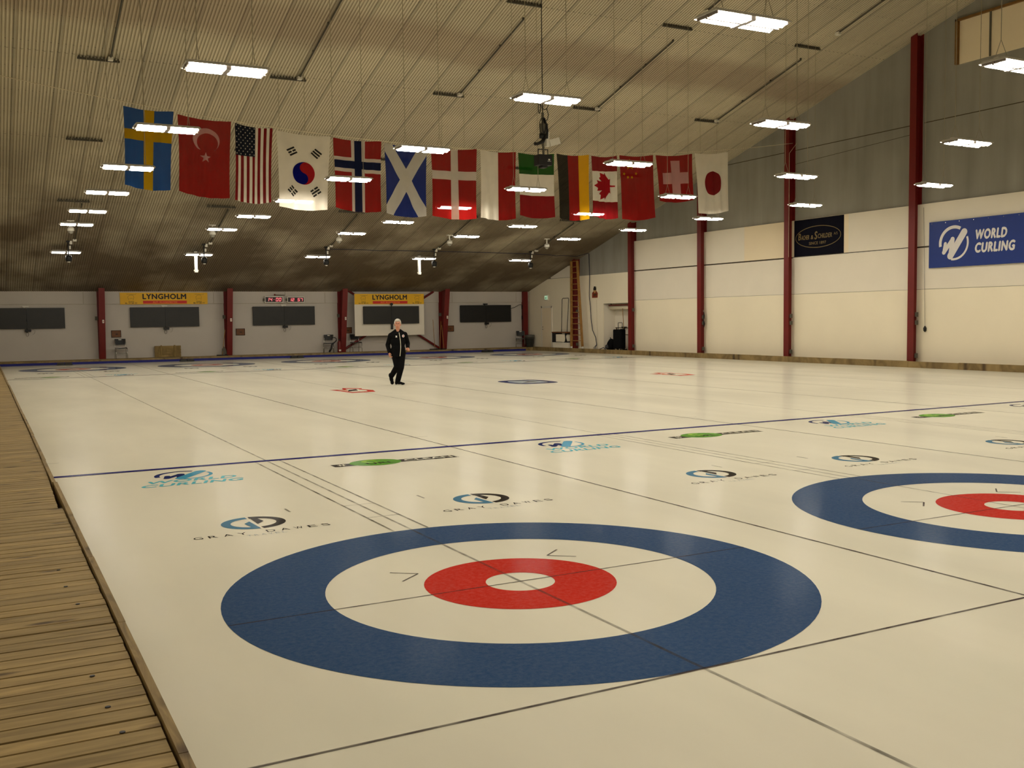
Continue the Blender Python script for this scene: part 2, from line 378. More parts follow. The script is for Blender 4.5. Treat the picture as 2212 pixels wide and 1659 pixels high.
def dup(root, loc=None, rz=None, label=None):
    r = root.copy(); COL.objects.link(r)
    if loc is not None: r.location = loc
    if rz is not None: r.rotation_euler = (0, 0, rz)
    if label: r['label'] = label
    for ch in list(root.children):
        c = ch.copy(); COL.objects.link(c); c.parent = r
        for g in ch.children:
            d = g.copy(); COL.objects.link(d); d.parent = c
    return r
TXT = {}
def text_mb(txt, w, h, off=.0, m=0, z=0, shear=0, sp=1.0):
    """flat letters fitted to a w x h rectangle from (0,0), in XY"""
    key = (txt, off)
    if key not in TXT:
        cu = bpy.data.curves.new('t', 'FONT'); cu.body = txt; cu.size = 1; cu.resolution_u = 3; cu.fill_mode = 'FRONT'; cu.space_character = 1+off*2.4 if len(txt) > 1 else 1
        o = bpy.data.objects.new('t', cu); COL.objects.link(o)
        dg = bpy.context.evaluated_depsgraph_get()
        me = bpy.data.meshes.new_from_object(o.evaluated_get(dg))
        V0 = [tuple(v.co) for v in me.vertices]; F0 = [tuple(p.vertices) for p in me.polygons]; vv = []; ff = []
        for i_, (dx, dy) in enumerate([(0, 0)]+([(off, 0), (-off, 0), (0, off*.8), (0, -off*.8)] if off else [])):
            b_ = len(vv); vv += [(x+dx, y+dy, i_*.00015) for x, y, z_ in V0]; ff += [tuple(j+b_ for j in f) for f in F0]
        TXT[key] = (vv, ff)
        bpy.data.objects.remove(o); bpy.data.curves.remove(cu); bpy.data.meshes.remove(me)
    vs, fs = TXT[key]
    x0 = min(v[0] for v in vs); x1 = max(v[0] for v in vs); y0 = min(v[1] for v in vs); y1 = max(v[1] for v in vs)
    out = []
    for v in vs:
        y = (v[1]-y0)/(y1-y0)*h; x = (v[0]-x0)/(x1-x0)*w
        out.append((x+shear*y, y, z+v[2]))
    return MB().add(out, fs, m)
def T(x, y, z=0): return Matrix.Translation((x, y, z))
def thick_line(a, b, wd, r=False):
    ax, ay = a; bx, by = b; d = math.hypot(bx-ax, by-ay); nx, ny = -(by-ay)/d*wd/2, (bx-ax)/d*wd/2
    if not r: return [(ax+nx, ay+ny), (bx+nx, by+ny), (bx-nx, by-ny), (ax-nx, ay-ny)]
    pts = []; t0 = math.atan2(by-ay, bx-ax)
    for i in range(9): t = t0-PI/2+PI*i/8; pts.append((bx+wd/2*math.cos(t), by+wd/2*math.sin(t)))
    for i in range(9): t = t0+PI/2+PI*i/8; pts.append((ax+wd/2*math.cos(t), ay+wd/2*math.sin(t)))
    return pts

# ---------------------------------------------------------------- hall dimensions
SH = 4.818            # sheet spacing
TEE = 34.70
XL, XR = -4.2, 22.75  # inner wall faces
YN, YF = -11.0, 41.0
ZD = .15              # deck height
XI0, XI1, YI0, YI1 = -2.40, 22.15, -6.3, 39.55
RIDGE = 6.0
def zroof(y): return 3.05+.283*(41-y) if y >= RIDGE else 3.05+.283*(41-RIDGE)-.283*(RIDGE-y)

# ---- ice
fl = MB()
fl.box((XI0, YI0, -.1), (XI1, YI1, 0), 0)
floor = struct(fl.build('floor', ICE))
g = MB().box((XL-.3, YN-.3, -.35), (XR+1.3, YF+.3, -.1)); struct(g.build('floor_slab', CONC))
def decal(name, mb, mats, label=None):
    o = mb.build(name, mats, floor)
    if label: o['label'] = label
    return o
Z1, Z2, Z3 = .0012, .0020, .0028
SN = ['leftmost', 'second', 'middle', 'fourth', 'rightmost']
def rect(mb, x0, y0, x1, y1, z, m=0): mb.add([(x0,y0,z),(x1,y0,z),(x1,y1,z),(x0,y1,z)], [(0,1,2,3)], m)
for k in range(5):
    for end, ty, sg in (('near', 0, 1), ('far', TEE, -1)):
        if end == 'near' and k > 2: pass
        cx = k*SH
        r = decal('house_ring', MB().ring(cx, ty, 1.22, 1.83, Z1), ICE_BLUE, 'blue outer ring of the %s house on the %s sheet' % (end, SN[k]))
        r = decal('house_ring', MB().ring(cx, ty, .22, .61, Z1, 64), ICE_RED, 'red inner ring of the %s house on the %s sheet' % (end, SN[k]))
lines = MB()
for k in range(5):
    cx = k*SH
    x0, x1 = (cx-SH/2 if k else XI0), (cx+SH/2 if k < 4 else XI1)
    rect(lines, cx-.011, -3.6, cx+.011, TEE+3.6, Z2, 2)
    for ty, sg in ((0, 1), (TEE, -1)):
        rect(lines, cx-1.83, ty-.007, cx+1.83, ty+.007, Z2, 0)
        rect(lines, x0, ty-sg*1.83-.009, x1, ty-sg*1.83+.009, Z2, 0)
        for s in (-1, 1):
            a, b = sorted((ty+sg*1.83, ty+sg*6.4)); rect(lines, cx+s*.145-.010, a, cx+s*.145+.010, b, Z2, 1)
            a, b = sorted((ty+sg*3.06, ty+sg*3.24)); rect(lines, cx+s*.635-.01, a, cx+s*.635+.01, b, Z2, 1)
            rect(lines, cx+s*2.3-.1, ty+sg*7.62-.008, cx+s*2.3+.1, ty+sg*7.62+.008, Z2, 1)
            # small chevrons in the white ring
            for q in (-1, 1):
                if q != sg: continue
                p0 = (cx+s*.49, ty+q*.51)
                lines.poly(thick_line((cx+s*.64, ty+q*.63), p0, .014), Z2, 0); lines.poly(thick_line(p0, (cx+s*.65, ty+q*.38), .014), Z2, 0)
        for d in (2.46, 3.08): rect(lines, cx-.145, ty+sg*d-.007, cx+.145, ty+sg*d+.007, Z2, 1)
for k in range(4): rect(lines, (k+.5)*SH-.011, YI0, (k+.5)*SH+.011, YI1, Z2, 0)
decal('sheet_lines', lines, [ICE_LINE, ICE_LINE2, ICE_LINE3])
for y, nm in ((6.40, 'near'), (TEE-6.40, 'far')):
    h = MB(); rect(h, XI0, y-.058, XI1, y+.058, Z3, 0)
    decal('hog_line', h, ICE_HOG, 'dark blue %s hog line across all sheets' % nm)
def flip(mb, cx, cy, sg):
    if sg < 0: mb.v = [(2*cx-x, 2*cy-y, z) for x, y, z in mb.v]
    return mb
def logo_travel(cx, cy, sg, lab):
    mb = MB(); R, r0 = .30, .205
    c = math.radians
    # left steel blue half (G) and right dark half (D) split by a slanted gap
    gx, gy = cx+.015, cy-.03
    mb.ring(gx, gy, .185, .262, Z1, 40, 0, c(93), c(270)); mb.ring(gx, gy, .185, .262, Z1, 40, 1, c(-85), c(88))
    mb.poly([(cx+.014, cy-.287), (cx-.10, cy-.265), (cx-.085, cy-.20), (cx-.045, cy-.20), (cx-.065, cy-.045), (cx-.005, cy+.035)], Z2, 0)
    mb.poly([(cx+.030, cy+.232), (cx+.033, cy-.10), (cx+.105, cy-.004), (cx+.085, cy+.15), (cx+.13, cy+.20)], Z2, 1)
    # wide spaced letters
    x = -.54
    for i, ch in enumerate('GRAY DAWES'):
        if ch != ' ': mb.join(text_mb(ch, .07, .085, 0, 2, Z1), T(cx+x, cy-.46))
        x += .113
    x = -.15
    for ch in 'TRAVEL': mb.join(text_mb(ch, .034, .05, 0, 3, Z1), T(cx+x, cy-.545)); x += .055
    decal('sponsor_logo', flip(mb, cx, cy, sg), [ICE_STEEL, ICE_BLACK, ICE_BLACK, ICE_GREY], lab)
def emblem(mb, cx, cy, s, m0, m1, m2, z):
    """ring with a brush-stroke W, in a unit of s"""
    c = math.radians
    mb.ring(cx, cy, s*.82, s, z, 30, m0, c(62), c(190))
    mb.ring(cx, cy, s*.86, s*.98, z, 30, m1, c(-100), c(20))
    P = lambda x, y: (cx+x*s, cy+y*s)
    mb.poly(thick_line(P(-.66, -.5), P(-.56, .0), s*.20, True), z+.0002, m0)
    mb.poly(thick_line(P(-.66, -.5), P(-.08, .22), s*.24, True), z+.0003, m0)
    mb.poly(thick_line(P(-.08, .22), P(-.22, -.72), s*.28, True), z+.0004, m2)
    mb.poly(thick_line(P(-.22, -.72), P(.68, .58), s*.40, True), z+.0005, m1)
def logo_world(cx, cy, sg, lab):
    mb = MB(); emblem(mb, cx, cy+.25, .31, 0, 1, 0, Z1)
    mb.join(text_mb('WORLD', .93, .17, .03, 2, Z1, .3), T(cx-.47, cy-.22)); mb.join(text_mb('CURLING', 1.03, .17, .03, 2, Z1, .3), T(cx-.55, cy-.45))
    decal('sponsor_logo', flip(mb, cx, cy, sg), [ICE_DEEP, ICE_TEAL2, ICE_TEAL], lab)
def logo_clean(cx, cy, sg, lab):
    mb = MB()
    rect(mb, cx-.78, cy-.09, cx+.78, cy+.10, Z1, 0)
    mb.join(text_mb('#', .1, .11, .02, 3, Z3), T(cx-.72, cy-.05))
    pts = [(cx-.25+.31*math.cos(t*2*PI/40), cy+.03+.25*math.sin(t*2*PI/40)) for t in range(40)]
    mb.poly(pts, Z2, 1)
    mb.ring(cx-.27, cy+.12, .06, .12, Z3, 30, 2, math.radians(40), math.radians(310))
    mb.join(text_mb('URL', .34, .12, .02, 0, Z3), T(cx-.38, cy-.1))
    mb.join(text_mb('CLEAN', .62, .12, .02, 3, Z3), T(cx+.1, cy-.055))
    rect(mb, cx+.755, cy-.09, cx+.77, cy+.10, Z3, 3)
    decal('sponsor_logo', flip(mb, cx, cy, sg), [ICE_BLACK, ICE_GREEN, ICE_GREEN2, ICE], lab)
for k in range(5):
    cx = k*SH
    logo_travel(cx-1.04, 2.80, 1, 'two-tone blue and black travel logo left of centre, near end, %s sheet' % SN[k])
    logo_travel(cx+1.07, 2.80, 1, 'two-tone blue and black travel logo right of centre, near end, %s sheet' % SN[k])
    logo_world(cx-1.06, 5.55, 1, 'teal curling emblem and lettering beside the near hog line, %s sheet' % SN[k])
    logo_clean(cx+1.32, 5.52, 1, 'green oval on a black lettered bar by the near hog line, %s sheet' % SN[k])
    logo_travel(cx+1.04, TEE-2.80, -1, 'small travel logo right of centre, far end, %s sheet' % SN[k])
    logo_travel(cx-1.07, TEE-2.80, -1, 'small travel logo left of centre, far end, %s sheet' % SN[k])
    logo_world(cx+1.06, TEE-5.55, -1, 'teal curling emblem beside the far hog line, %s sheet' % SN[k])
    logo_clean(cx-1.32, TEE-5.52, -1, 'green oval on a black bar by the far hog line, %s sheet' % SN[k])
def logo_crest(cx, cy, lab):
    mb = MB()
    o = [(-.28, -.8), (.30, -.75), (.44, -.2), (.33, .3), (.42, .55), (.05, .95), (-.1, .45), (-.42, .5), (-.34, -.1)]
    mb.poly([(cx+a, cy+b) for a, b in o], Z1, 0)
    mb.poly([(cx+a*.66, cy+.0+b*.66) for a, b in o], Z2, 1)
    mb.poly([(cx-.22, cy-.3), (cx+.1, cy-.1), (cx+.2, cy+.35), (cx-.05, cy+.15)], Z3, 2)
    mb.poly([(cx-.25, cy+.1), (cx-.1, cy+.0), (cx-.02, cy+.4)], Z3, 3)
    decal('sponsor_logo', mb, [ICE_RED, ICE, ICE_BLACK, ICE_ORANGE], lab)
logo_crest(SH, 17.30, 'red and orange crest painted at mid-ice on the second sheet')
logo_crest(3*SH+.1, 17.75, 'red and orange crest painted at mid-ice on the fourth sheet')
mb = MB(); cx, cy = 2*SH, 17.4
def sup(a, b, n=40, p=.55): return [(cx+a*math.copysign(abs(math.cos(2*PI*i/n))**p, math.cos(2*PI*i/n)), cy+b*math.copysign(abs(math.sin(2*PI*i/n))**p, math.sin(2*PI*i/n))) for i in range(n)]
mb.poly(sup(.64, .80), Z1, 0)
mb.poly(sup(.44, .52), Z2, 1)
mb.poly([(cx-.25, cy-.2), (cx+.3, cy-.1), (cx+.1, cy+.15)], Z3, 2)
decal('sponsor_logo', mb, [ICE_DEEP, ICE_GREY, ICE_BLACK], 'dark blue and grey panel painted at mid-ice on the middle sheet')

# ---- timber boardwalk along the left edge, planks laid across
deck = MB(); y = -7.0; i = 0; random.seed(3)
while y < YI1:
    pit = .125; gap = random.choice((.010, .012, .014))
    if i % 11 == 10: gap = .022
    x1 = -2.425+random.uniform(-.003, .003); dz = random.uniform(-.001, .001)
    if 3.4 < y < 6.0: x1 -= .035*(1-(y-3.4)/2.6)
    deck.box((XL, y, ZD-.03+dz), (x1, y+pit-gap, ZD+dz), 0)
    y += pit; i += 1
deck.box((XL, YI0-.6, ZD-.18), (-2.46, YI1, ZD-.10), 1)
# black bolt holes
for (bx, by) in ((-2.56, -1.62), (-2.58, -1.33), (-2.60, -.92), (-2.56, .32), (-2.59, .75), (-2.6, 1.2)):
    deck.cyl((bx, by, ZD+.0005), (bx, by, ZD+.004), .011, n=12, m=1)
o = struct(deck.build('boardwalk_left', [DECK, BLACK])); o['label'] = 'weathered timber boardwalk along the left side of the ice'
y = -6.3; ky = [-6.3, -4.4, -1.957, -.208, 1.4, 3.009, 4.9, 6.7, 9.6, 13.2, 17.4, 22.5, 28, 33.8, YI1]
random.seed(5)
kerb = MB()
for a, b in zip(ky[:-1], ky[1:]):
    dx = random.uniform(-.006, .006)
    kerb.box((-2.418+dx, a+.003, -.05), (-2.384+dx, b-.003, .168), 0)
struct(kerb.build('trim_1', KERB))
# far deck, right deck, their kerbs
dk = MB(); y = YI1+.05
while y < YF: dk.box((XL, y, ZD-.03), (XR, min(y+.115, YF), ZD), 0); y += .12
dk.box((XL, YI1+.05, 0), (XR, YF, ZD-.05), 0)
o = struct(dk.build('boardwalk_far', KERBX)); o['label'] = 'narrow timber boardwalk under the screens'
dk = MB(); x = XI1+.06
while x < XR: dk.box((x, YI0, ZD-.03), (min(x+.13, XR), YI1+.05, ZD), 0); x += .135
dk.box((XI1+.06, YI0, 0), (XR, YI1+.05, ZD-.05), 0)
dk.box((XR, 31.6, -.1), (XR+1.05, 33.8, ZD), 0)
o = struct(dk.build('boardwalk_right', KERB)); o['label'] = 'narrow timber boardwalk at the foot of the right wall'
kb = MB(); random.seed(8); y = YI0
while y < YI1:
    L_ = random.choice((2.4, 3.0, 3.6, 1.8)); e = min(y+L_, YI1)
    kb.box((XI1, y+.004, -.05), (XI1+.055, e-.004, .195+random.uniform(-.006, .006)), 0); y = e
struct(kb.build('trim_2', KERB))
kb = MB(); x = XI0-.05
while x < XI1: kb.box((x+.003, YI1, -.05), (min(x+3.6, XI1+.055)-.003, YI1+.05, .165), 0); x += 3.6
struct(kb.build('trim_3', KERBX))
# blue foam bumper in two pieces with a gap
for x0, x1, lb in ((XI0+.02, 14.98, 'long blue foam bumper strip along the far end of the ice, left piece'), (15.12, 21.7, 'shorter blue foam bumper strip at the far end, right piece by the bin')):
    b = MB(); b.box((x0, YI1-.075, .0), (x1, YI1-.002, .092), 0)
    tag(b.build('foam_bumper', FOAM), lb, 'bumper')
# hacks (rubber footholds)
def hack():
    t = empty('curling_hack')
    m = MB(); m.box((-.30, -.12, .003), (.30, .14, .022), 0)
    m.build('base_plate', BLACK, t)
    for s in (-1, 1):
        w_ = MB(); w_.add([(s*.145-.135,-.11,.022),(s*.145+.135,-.11,.022),(s*.145+.135,.13,.022),(s*.145-.135,.13,.022),(s*.145-.125,-.03,.10),(s*.145+.125,-.03,.10),(s*.145+.125,.12,.08),(s*.145-.125,.12,.08)],
              [(0,3,2,1),(4,5,6,7),(0,1,5,4),(1,2,6,5),(2,3,7,6),(3,0,4,7)])
        w_.build('foothold', BLACK, t)
    return t
h0 = hack()
for k in range(5):
    o = h0 if k == 0 else dup(h0)
    o.location = (k*SH, 39.05, 0); o.rotation_euler = (0, 0, PI)
    tag(o, 'black rubber foothold behind the far house of the %s sheet' % SN[k], 'foothold', 'footholds at the far end')

# ---------------------------------------------------------------- walls
# far wall (with horizontal ledge and joints)
wf = MB(); wf.box((XL-.3, YF, -.1), (XR+.3, YF+.3, zroof(YF)+.3), 0)
wf.box((XL, YF-.03, 2.50), (XR, YF, 2.515), 2)
wf.box((XL, YF-.045, 2.515), (XR, YF, 3.1), 0)
for x in (.95, 6.4, 11.6, 18.25, 21.95, 3.9): wf.box((x, YF-.047, 2.52), (x+.02, YF-.044, 3.02), 1)
wall_far = struct(wf.build('wall_far', [FARW, SEAML, SEAML]))
# right wall, concrete gable with an opening for the recess
def gable(mb, x0, x1, y0, y1, z0=None):
    """wall slab between y0 and y1 up to the roof"""
    ys = [y0]+([RIDGE] if y0 < RIDGE < y1 else [])+[y1]
    for a, b in zip(ys[:-1], ys[1:]):
        z = -.1 if z0 is None else z0
        vs = [(x0,a,z),(x1,a,z),(x1,b,z),(x0,b,z),(x0,a,zroof(a)+.15),(x1,a,zroof(a)+.15),(x1,b,zroof(b)+.15),(x0,b,zroof(b)+.15)]
        mb.add(vs, [(0,3,2,1),(4,5,6,7),(0,1,5,4),(1,2,6,5),(2,3,7,6),(3,0,4,7)], 0)
wr = MB(); gable(wr, XR, XR+.3, YN, 31.4); gable(wr, XR, XR+.3, 33.75, YF); gable(wr, XR, XR+.3, 31.4, 33.75, 2.29)
for y0, y1 in ((YN, 15.9), (16.2, 21.4), (21.65, 30.9)):
    wr.box((XR-.004, y0, 7.44), (XR, y1, 7.465), 1)
wr.box((XR-.002, 21.6, 7.0), (XR, 21.65, 7.02), 1)
wall_right = struct(wr.build('wall_right', [CONC, SEAM]))
# paler sloping patch joint in the bay
pj = MB(); pj.add([(XR-.005,21.42,6.98),(XR-.005,16.2,7.19),(XR-.005,16.2,7.175),(XR-.005,21.42,6.965)], [(0,1,2,3)], 0)
pj.build('patch_joint', SEAM, wall_right)
# white insulated panels over the lower wall
def wpanel(y0, y1, z0, z1, m, dx=.05):
    p = MB(); p.box((XR-dx, y0, z0), (XR-.001, y1, z1), 0)
    return p.build('wall_panel', m, wall_right)
TOPG = .012
bays = [(YN, -3.9), (-3.9, 1.1), (1.1, 6.1), (6.1, 11.1), (11.1, 16.08), (16.08, 21.5), (21.5, 26.4), (26.4, 31.25)]
for a, b in bays:
    wpanel(a, b, ZD-.1, 2.385, LOWP); wpanel(a, b, 2.395, 3.66, WHITEP)
    if a == 16.08: wpanel(a, 18.85, 3.71, 4.99, WHITEP); wpanel(18.85, 21.5, 3.71, 4.99, CREAMP)
    elif a == 21.5: wpanel(a, 24.0, 3.71, 4.99, CREAMP); wpanel(24.0, b, 3.71, 4.99, WHITEP)
    elif a == 11.1: wpanel(a, 15.3, 3.71, 4.99, WHITEP); wpanel(15.3, b, 3.71, 4.99, WHITEP)
    else: wpanel(a, b, 3.71, 4.99, WHITEP)
wpanel(31.25, 31.4, ZD-.1, 3.66, LOWP); wpanel(31.4, 33.75, 2.29, 3.66, LOWP); wpanel(33.75, 36.0, ZD-.1, 3.66, LOWP)
wpanel(36.0, YF, ZD-.1, 3.63, LOWP); wpanel(36.0, 38.6, 3.645, 4.2, WHITEP, .04)
for y0, y1 in ((YN, 31.25),):
    s_ = MB(); s_.box((XR-.03, y0, 3.66), (XR-.002, y1, 3.71), 0); s_.build('panel_joint', SEAM, wall_right)
s_ = MB(); s_.box((XR-.07, 16.2, 3.66), (XR-.05, 21.42, 3.685), 0); s_.build('ledge_strip', WHITEPL, wall_right)
s_ = MB(); s_.box((XR-.012, 24, 2.384), (XR-.002, 31.25, 2.396), 0)
s_ = MB(); s_.box((XR-.02, 36.0, 3.62), (XR-.002, 38.7, 3.66), 0); s_.build('panel_joint', SEAM, wall_right)
# recess box
rc = MB()
rc.box((XR+.62, 31.3, ZD), (XR+.68, 33.85, 2.35)); rc.box((XR+.3, 31.3, ZD), (XR+.62, 31.4, 2.35)); rc.box((XR+.3, 33.75, ZD), (XR+.62, 33.85, 2.35)); rc.box((XR+.3, 31.3, 2.29), (XR+.62, 33.85, 2.35))
rc.box((XR, 33.749, ZD), (XR+.3, 33.75, 2.29))
rc.build('recess_lining', WHITEP, wall_right)
# left and near walls, ceiling
wl = MB(); gable(wl, XL-.3, XL, YN, YF); struct(wl.build('wall_left', WHITEP))
wn = MB(); wn.box((XL-.3, YN-.3, -.1), (XR+.3, YN, zroof(YN)+.3)); struct(wn.build('wall_near', WHITEP))
nd = MB(); nd.box((XL, YN, -.1), (XR, YI0, ZD), 0); o = struct(nd.build('boardwalk_near', DECK)); o['label'] = 'timber floor behind the camera end of the ice'
RP = 1/12; RD = .013
def ceiling(y0, y1, name):
    mb = MB(); n = int((XR-XL+.6)/RP)+1; x = -5.0+1e-4
    def col(x, d): return [(x, y0, zroof(y0+1e-6)-d), (x, y1, zroof(y1)-d)]
    while x < XR+.3:
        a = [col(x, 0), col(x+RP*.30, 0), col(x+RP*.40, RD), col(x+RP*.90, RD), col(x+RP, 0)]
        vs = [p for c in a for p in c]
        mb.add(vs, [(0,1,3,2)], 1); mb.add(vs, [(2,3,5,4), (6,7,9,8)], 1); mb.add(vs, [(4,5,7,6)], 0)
        x += RP
    mb.add([(XL-.4,y0,zroof(y0+1e-6)+.12),(XR+.4,y0,zroof(y0+1e-6)+.12),(XR+.4,y1,zroof(y1)+.12),(XL-.4,y1,zroof(y1)+.12)], [(0,1,2,3)], 0)
    return struct(mb.build(name, [CEIL, CEILD]))
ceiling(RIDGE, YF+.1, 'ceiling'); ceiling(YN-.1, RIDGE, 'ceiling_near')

# ---------------------------------------------------------------- steel columns
def hcol_right(y, w=.24, d=.30):
    t = MB(); x0, x1 = XR-d, XR-.001; z1 = zroof(y-w/2 if y < 35 else y)-.0
    def fl(xa, xb, ya, yb):
        vs = [(xa,ya,ZD),(xb,ya,ZD),(xb,yb,ZD),(xa,yb,ZD),(xa,ya,zroof(ya)),(xb,ya,zroof(ya)),(xb,yb,zroof(yb)),(xa,yb,zroof(yb))]
        t.add(vs, [(0,3,2,1),(4,5,6,7),(0,1,5,4),(1,2,6,5),(2,3,7,6),(3,0,4,7)])
    fl(x0, x0+.018, y-w/2, y+w/2); fl(x1-.018, x1, y-w/2, y+w/2); fl(x0+.018, x1-.018, y-.007, y+.007)
    o = struct(t.build('steel_column', RED)); return o
rcols = [6.1, 11.1, 16.08, 21.5, 26.4, 31.25, 36.0]
for y in rcols:
    c = hcol_right(y)
    if y >= 16:
        for z in ((.28, 1.3, 1.55) if y < 30 else (.3, 1.9)):
            MB().box((XR-.24, y-.17, z), (XR-.15, y-.12, z+.14)).build('junction_box', GREYF, c)
def frame_far(x, wfl=.25):
    """tapered portal frame leg, deeper towards the roof"""
    t = MB(); y0b, y0t = 40.62, 40.1; xs = (x-wfl/2, x+wfl/2)
    ztop = lambda yy: min(zroof(yy)-.001, 3.17)
    def hexa(xa, xb, yb0, yb1, yt0, yt1):
        vs = [(xa,yb0,ZD),(xb,yb0,ZD),(xb,yb1,ZD),(xa,yb1,ZD),(xa,yt0,ztop(yt0)),(xb,yt0,ztop(yt0)),(xb,yt1,ztop(yt1)),(xa,yt1,ztop(yt1))]
        t.add(vs, [(0,3,2,1),(4,5,6,7),(0,1,5,4),(1,2,6,5),(2,3,7,6),(3,0,4,7)])
    hexa(xs[0], xs[1], y0b, y0b+.02, y0t, y0t+.02)
    hexa(x-.008, x+.008, y0b+.02, YF-.05, y0t+.02, YF-.05)
    hexa(xs[0], xs[1], YF-.05, YF-.001, YF-.05, YF-.001)
    c = struct(t.build('steel_column', RED))
    s = MB(); s.box((x-.0, y0b-.36, 1.69), (x+.07, y0b-.325, 1.83), 0); s.box((x+.02, y0b-.365, 1.74), (x+.05, y0b-.36, 1.78), 1)
    s.build('call_switch', [WHITEPL, BRED], c)
    MB().box((xs[0]-.12, YF-.4, 1.82), (xs[0]-.02, YF-.3, 1.98)).build('junction_box', GREYF, c)
    return c
for x in (1.62, 6.98, 12.35, 17.65): frame_far(x)
t = MB(); t.box((22.3, 40.75, ZD), (22.55, 40.99, 3.05)); struct(t.build('steel_column', RED))
# red diagonal braces behind the white backing board
br = MB()
for a, b in (((12.35, 40.86, .2), (17.2, 40.86, 3.05)), ((17.5, 40.88, .2), (12.75, 40.88, 3.1))): br.cyl(a, b, .055, n=8)
o = struct(br.build('trim_4', RED))

# ---------------------------------------------------------------- hanging lamps
ROWS = [-5.8, -1.2, 3.42, 7.95, 12.65, 17.25, 21.8, 26.4, 31.05]
RN = ['added unseen row well behind the viewer', 'row just behind the viewer', 'nearest row', 'second nearest row', 'third nearest row', 'row in front of flags', 'row behind flags', 'third row from far wall', 'second row from far wall']
COLN = ['leftmost sheet', 'second sheet', 'middle sheet', 'fourth sheet', 'rightmost sheet']
LW, LD = 1.08, .40
def make_lamp():
    t = empty('hanging_lamp')
    h = MB()
    hx, hy = LW/2, LD/2
    # white box housing, open reflector plate below
    h.add([(-hx,-hy,.0),(hx,-hy,.0),(hx,hy,.0),(-hx,hy,.0),(-hx+.03,-hy+.04,.035),(hx-.03,-hy+.04,.035),(hx-.03,hy-.04,.035),(-hx+.03,hy-.04,.035)],
          [(4,5,6,7),(0,1,5,4),(1,2,6,5),(2,3,7,6),(3,0,4,7),(3,2,1,0)])
    h.box((-.46,-.035,.035),(.46,.035,.06))
    for sy in (-1, 1): h.add([(-hx,sy*hy,.0),(hx,sy*hy,.0),(hx-.01,sy*(hy+.006),-.012),(-hx+.01,sy*(hy+.006),-.012)], [(0,1,2,3)])
    h.build('housing', LAMPH, t)
    g_ = MB(); g_.box((-hx+.02,-.014,-.05),(hx-.02,.014,.0)); g_.box((-.03,-hy+.02,-.05),(.034,hy-.02,.0))
    for sx in (-1, 1): g_.box((sx*(hx-.035)-.007,-hy+.02,-.034),(sx*(hx-.035)+.007,hy-.02,.0))
    g_.build('divider', LAMPD, t)
    for sx in (-1, 1):
        for sy in (-1, 1):
            d = MB(); x0, x1 = sorted((sx*.045, sx*(hx-.06))); yc = sy*.105; n = 4
            for i in range(n):
                a0, a1 = PI*i/n, PI*(i+1)/n; r = .062
                P = lambda a: (yc+r*math.cos(a), -.058*math.sin(a)-.0005)
                (ya, za), (yb, zb) = P(a0), P(a1)
                d.add([(x0,ya,za),(x1,ya,za),(x1,yb,zb),(x0,yb,zb)], [(0,1,2,3)])
            ends = [P(PI*i/n) for i in range(n+1)]
            for xx in (x0, x1): d.add([(xx, y_, z_) for y_, z_ in ends], [tuple(range(n+1))])
            d.build('diffuser', TUBE, t)
    return t
def wires(t, z, y, h, pos=(-.36, .36)):
    for x in pos:
        w_ = MB(); w_.cyl((x, 0, .30), (x, 0, h), .006, n=5)
        for sy in (-.09, .09): w_.cyl((x, sy, .07), (x, 0, .30), .0045, n=5)
        w_.build('hanging_wire', WIRE, t)
base = make_lamp(); first = True
def place_lamp(k, x, y, z, label):
    global first
    if first: o = base; first = False
    else:
        o = base.copy(); COL.objects.link(o)
        for ch in BASEKIDS: c = ch.copy(); COL.objects.link(c); c.parent = o
    o.location = (x, y, z); o.rotation_euler = (0, 0, random.uniform(-.02, .02))
    tag(o, label, 'lamp', 'four-tube lamps hanging over the ice')
    if y > 34:
        for ch in o.children:
            if ch.name.startswith('diffuser'):
                ch.data = FARMESH.setdefault(ch.data.name, ch.data.copy()); ch.data.materials[0] = TUBEF
    wires(o, z, y, zroof(y)-RD-z-.002)
    return o
BASEKIDS = list(base.children); FARMESH = {}
random.seed(11)
for ri, y in enumerate(ROWS):
    for k in range(5):
        if ri == 0 and k > 1: continue  # unseen row, only two lamps put in to brighten the near ice
        place_lamp(k, k*SH+random.uniform(-.06, .02), y+random.uniform(-.06, .06), 5.0+random.uniform(-.02, .02), 'white four-tube lamp hanging over %s, %s' % (COLN[k], RN[ri]))
for k in range(5): place_lamp(k, k*SH-.03, 35.45, 4.36, 'white four-tube lamp hanging low over %s, row closest to far wall' % COLN[k])

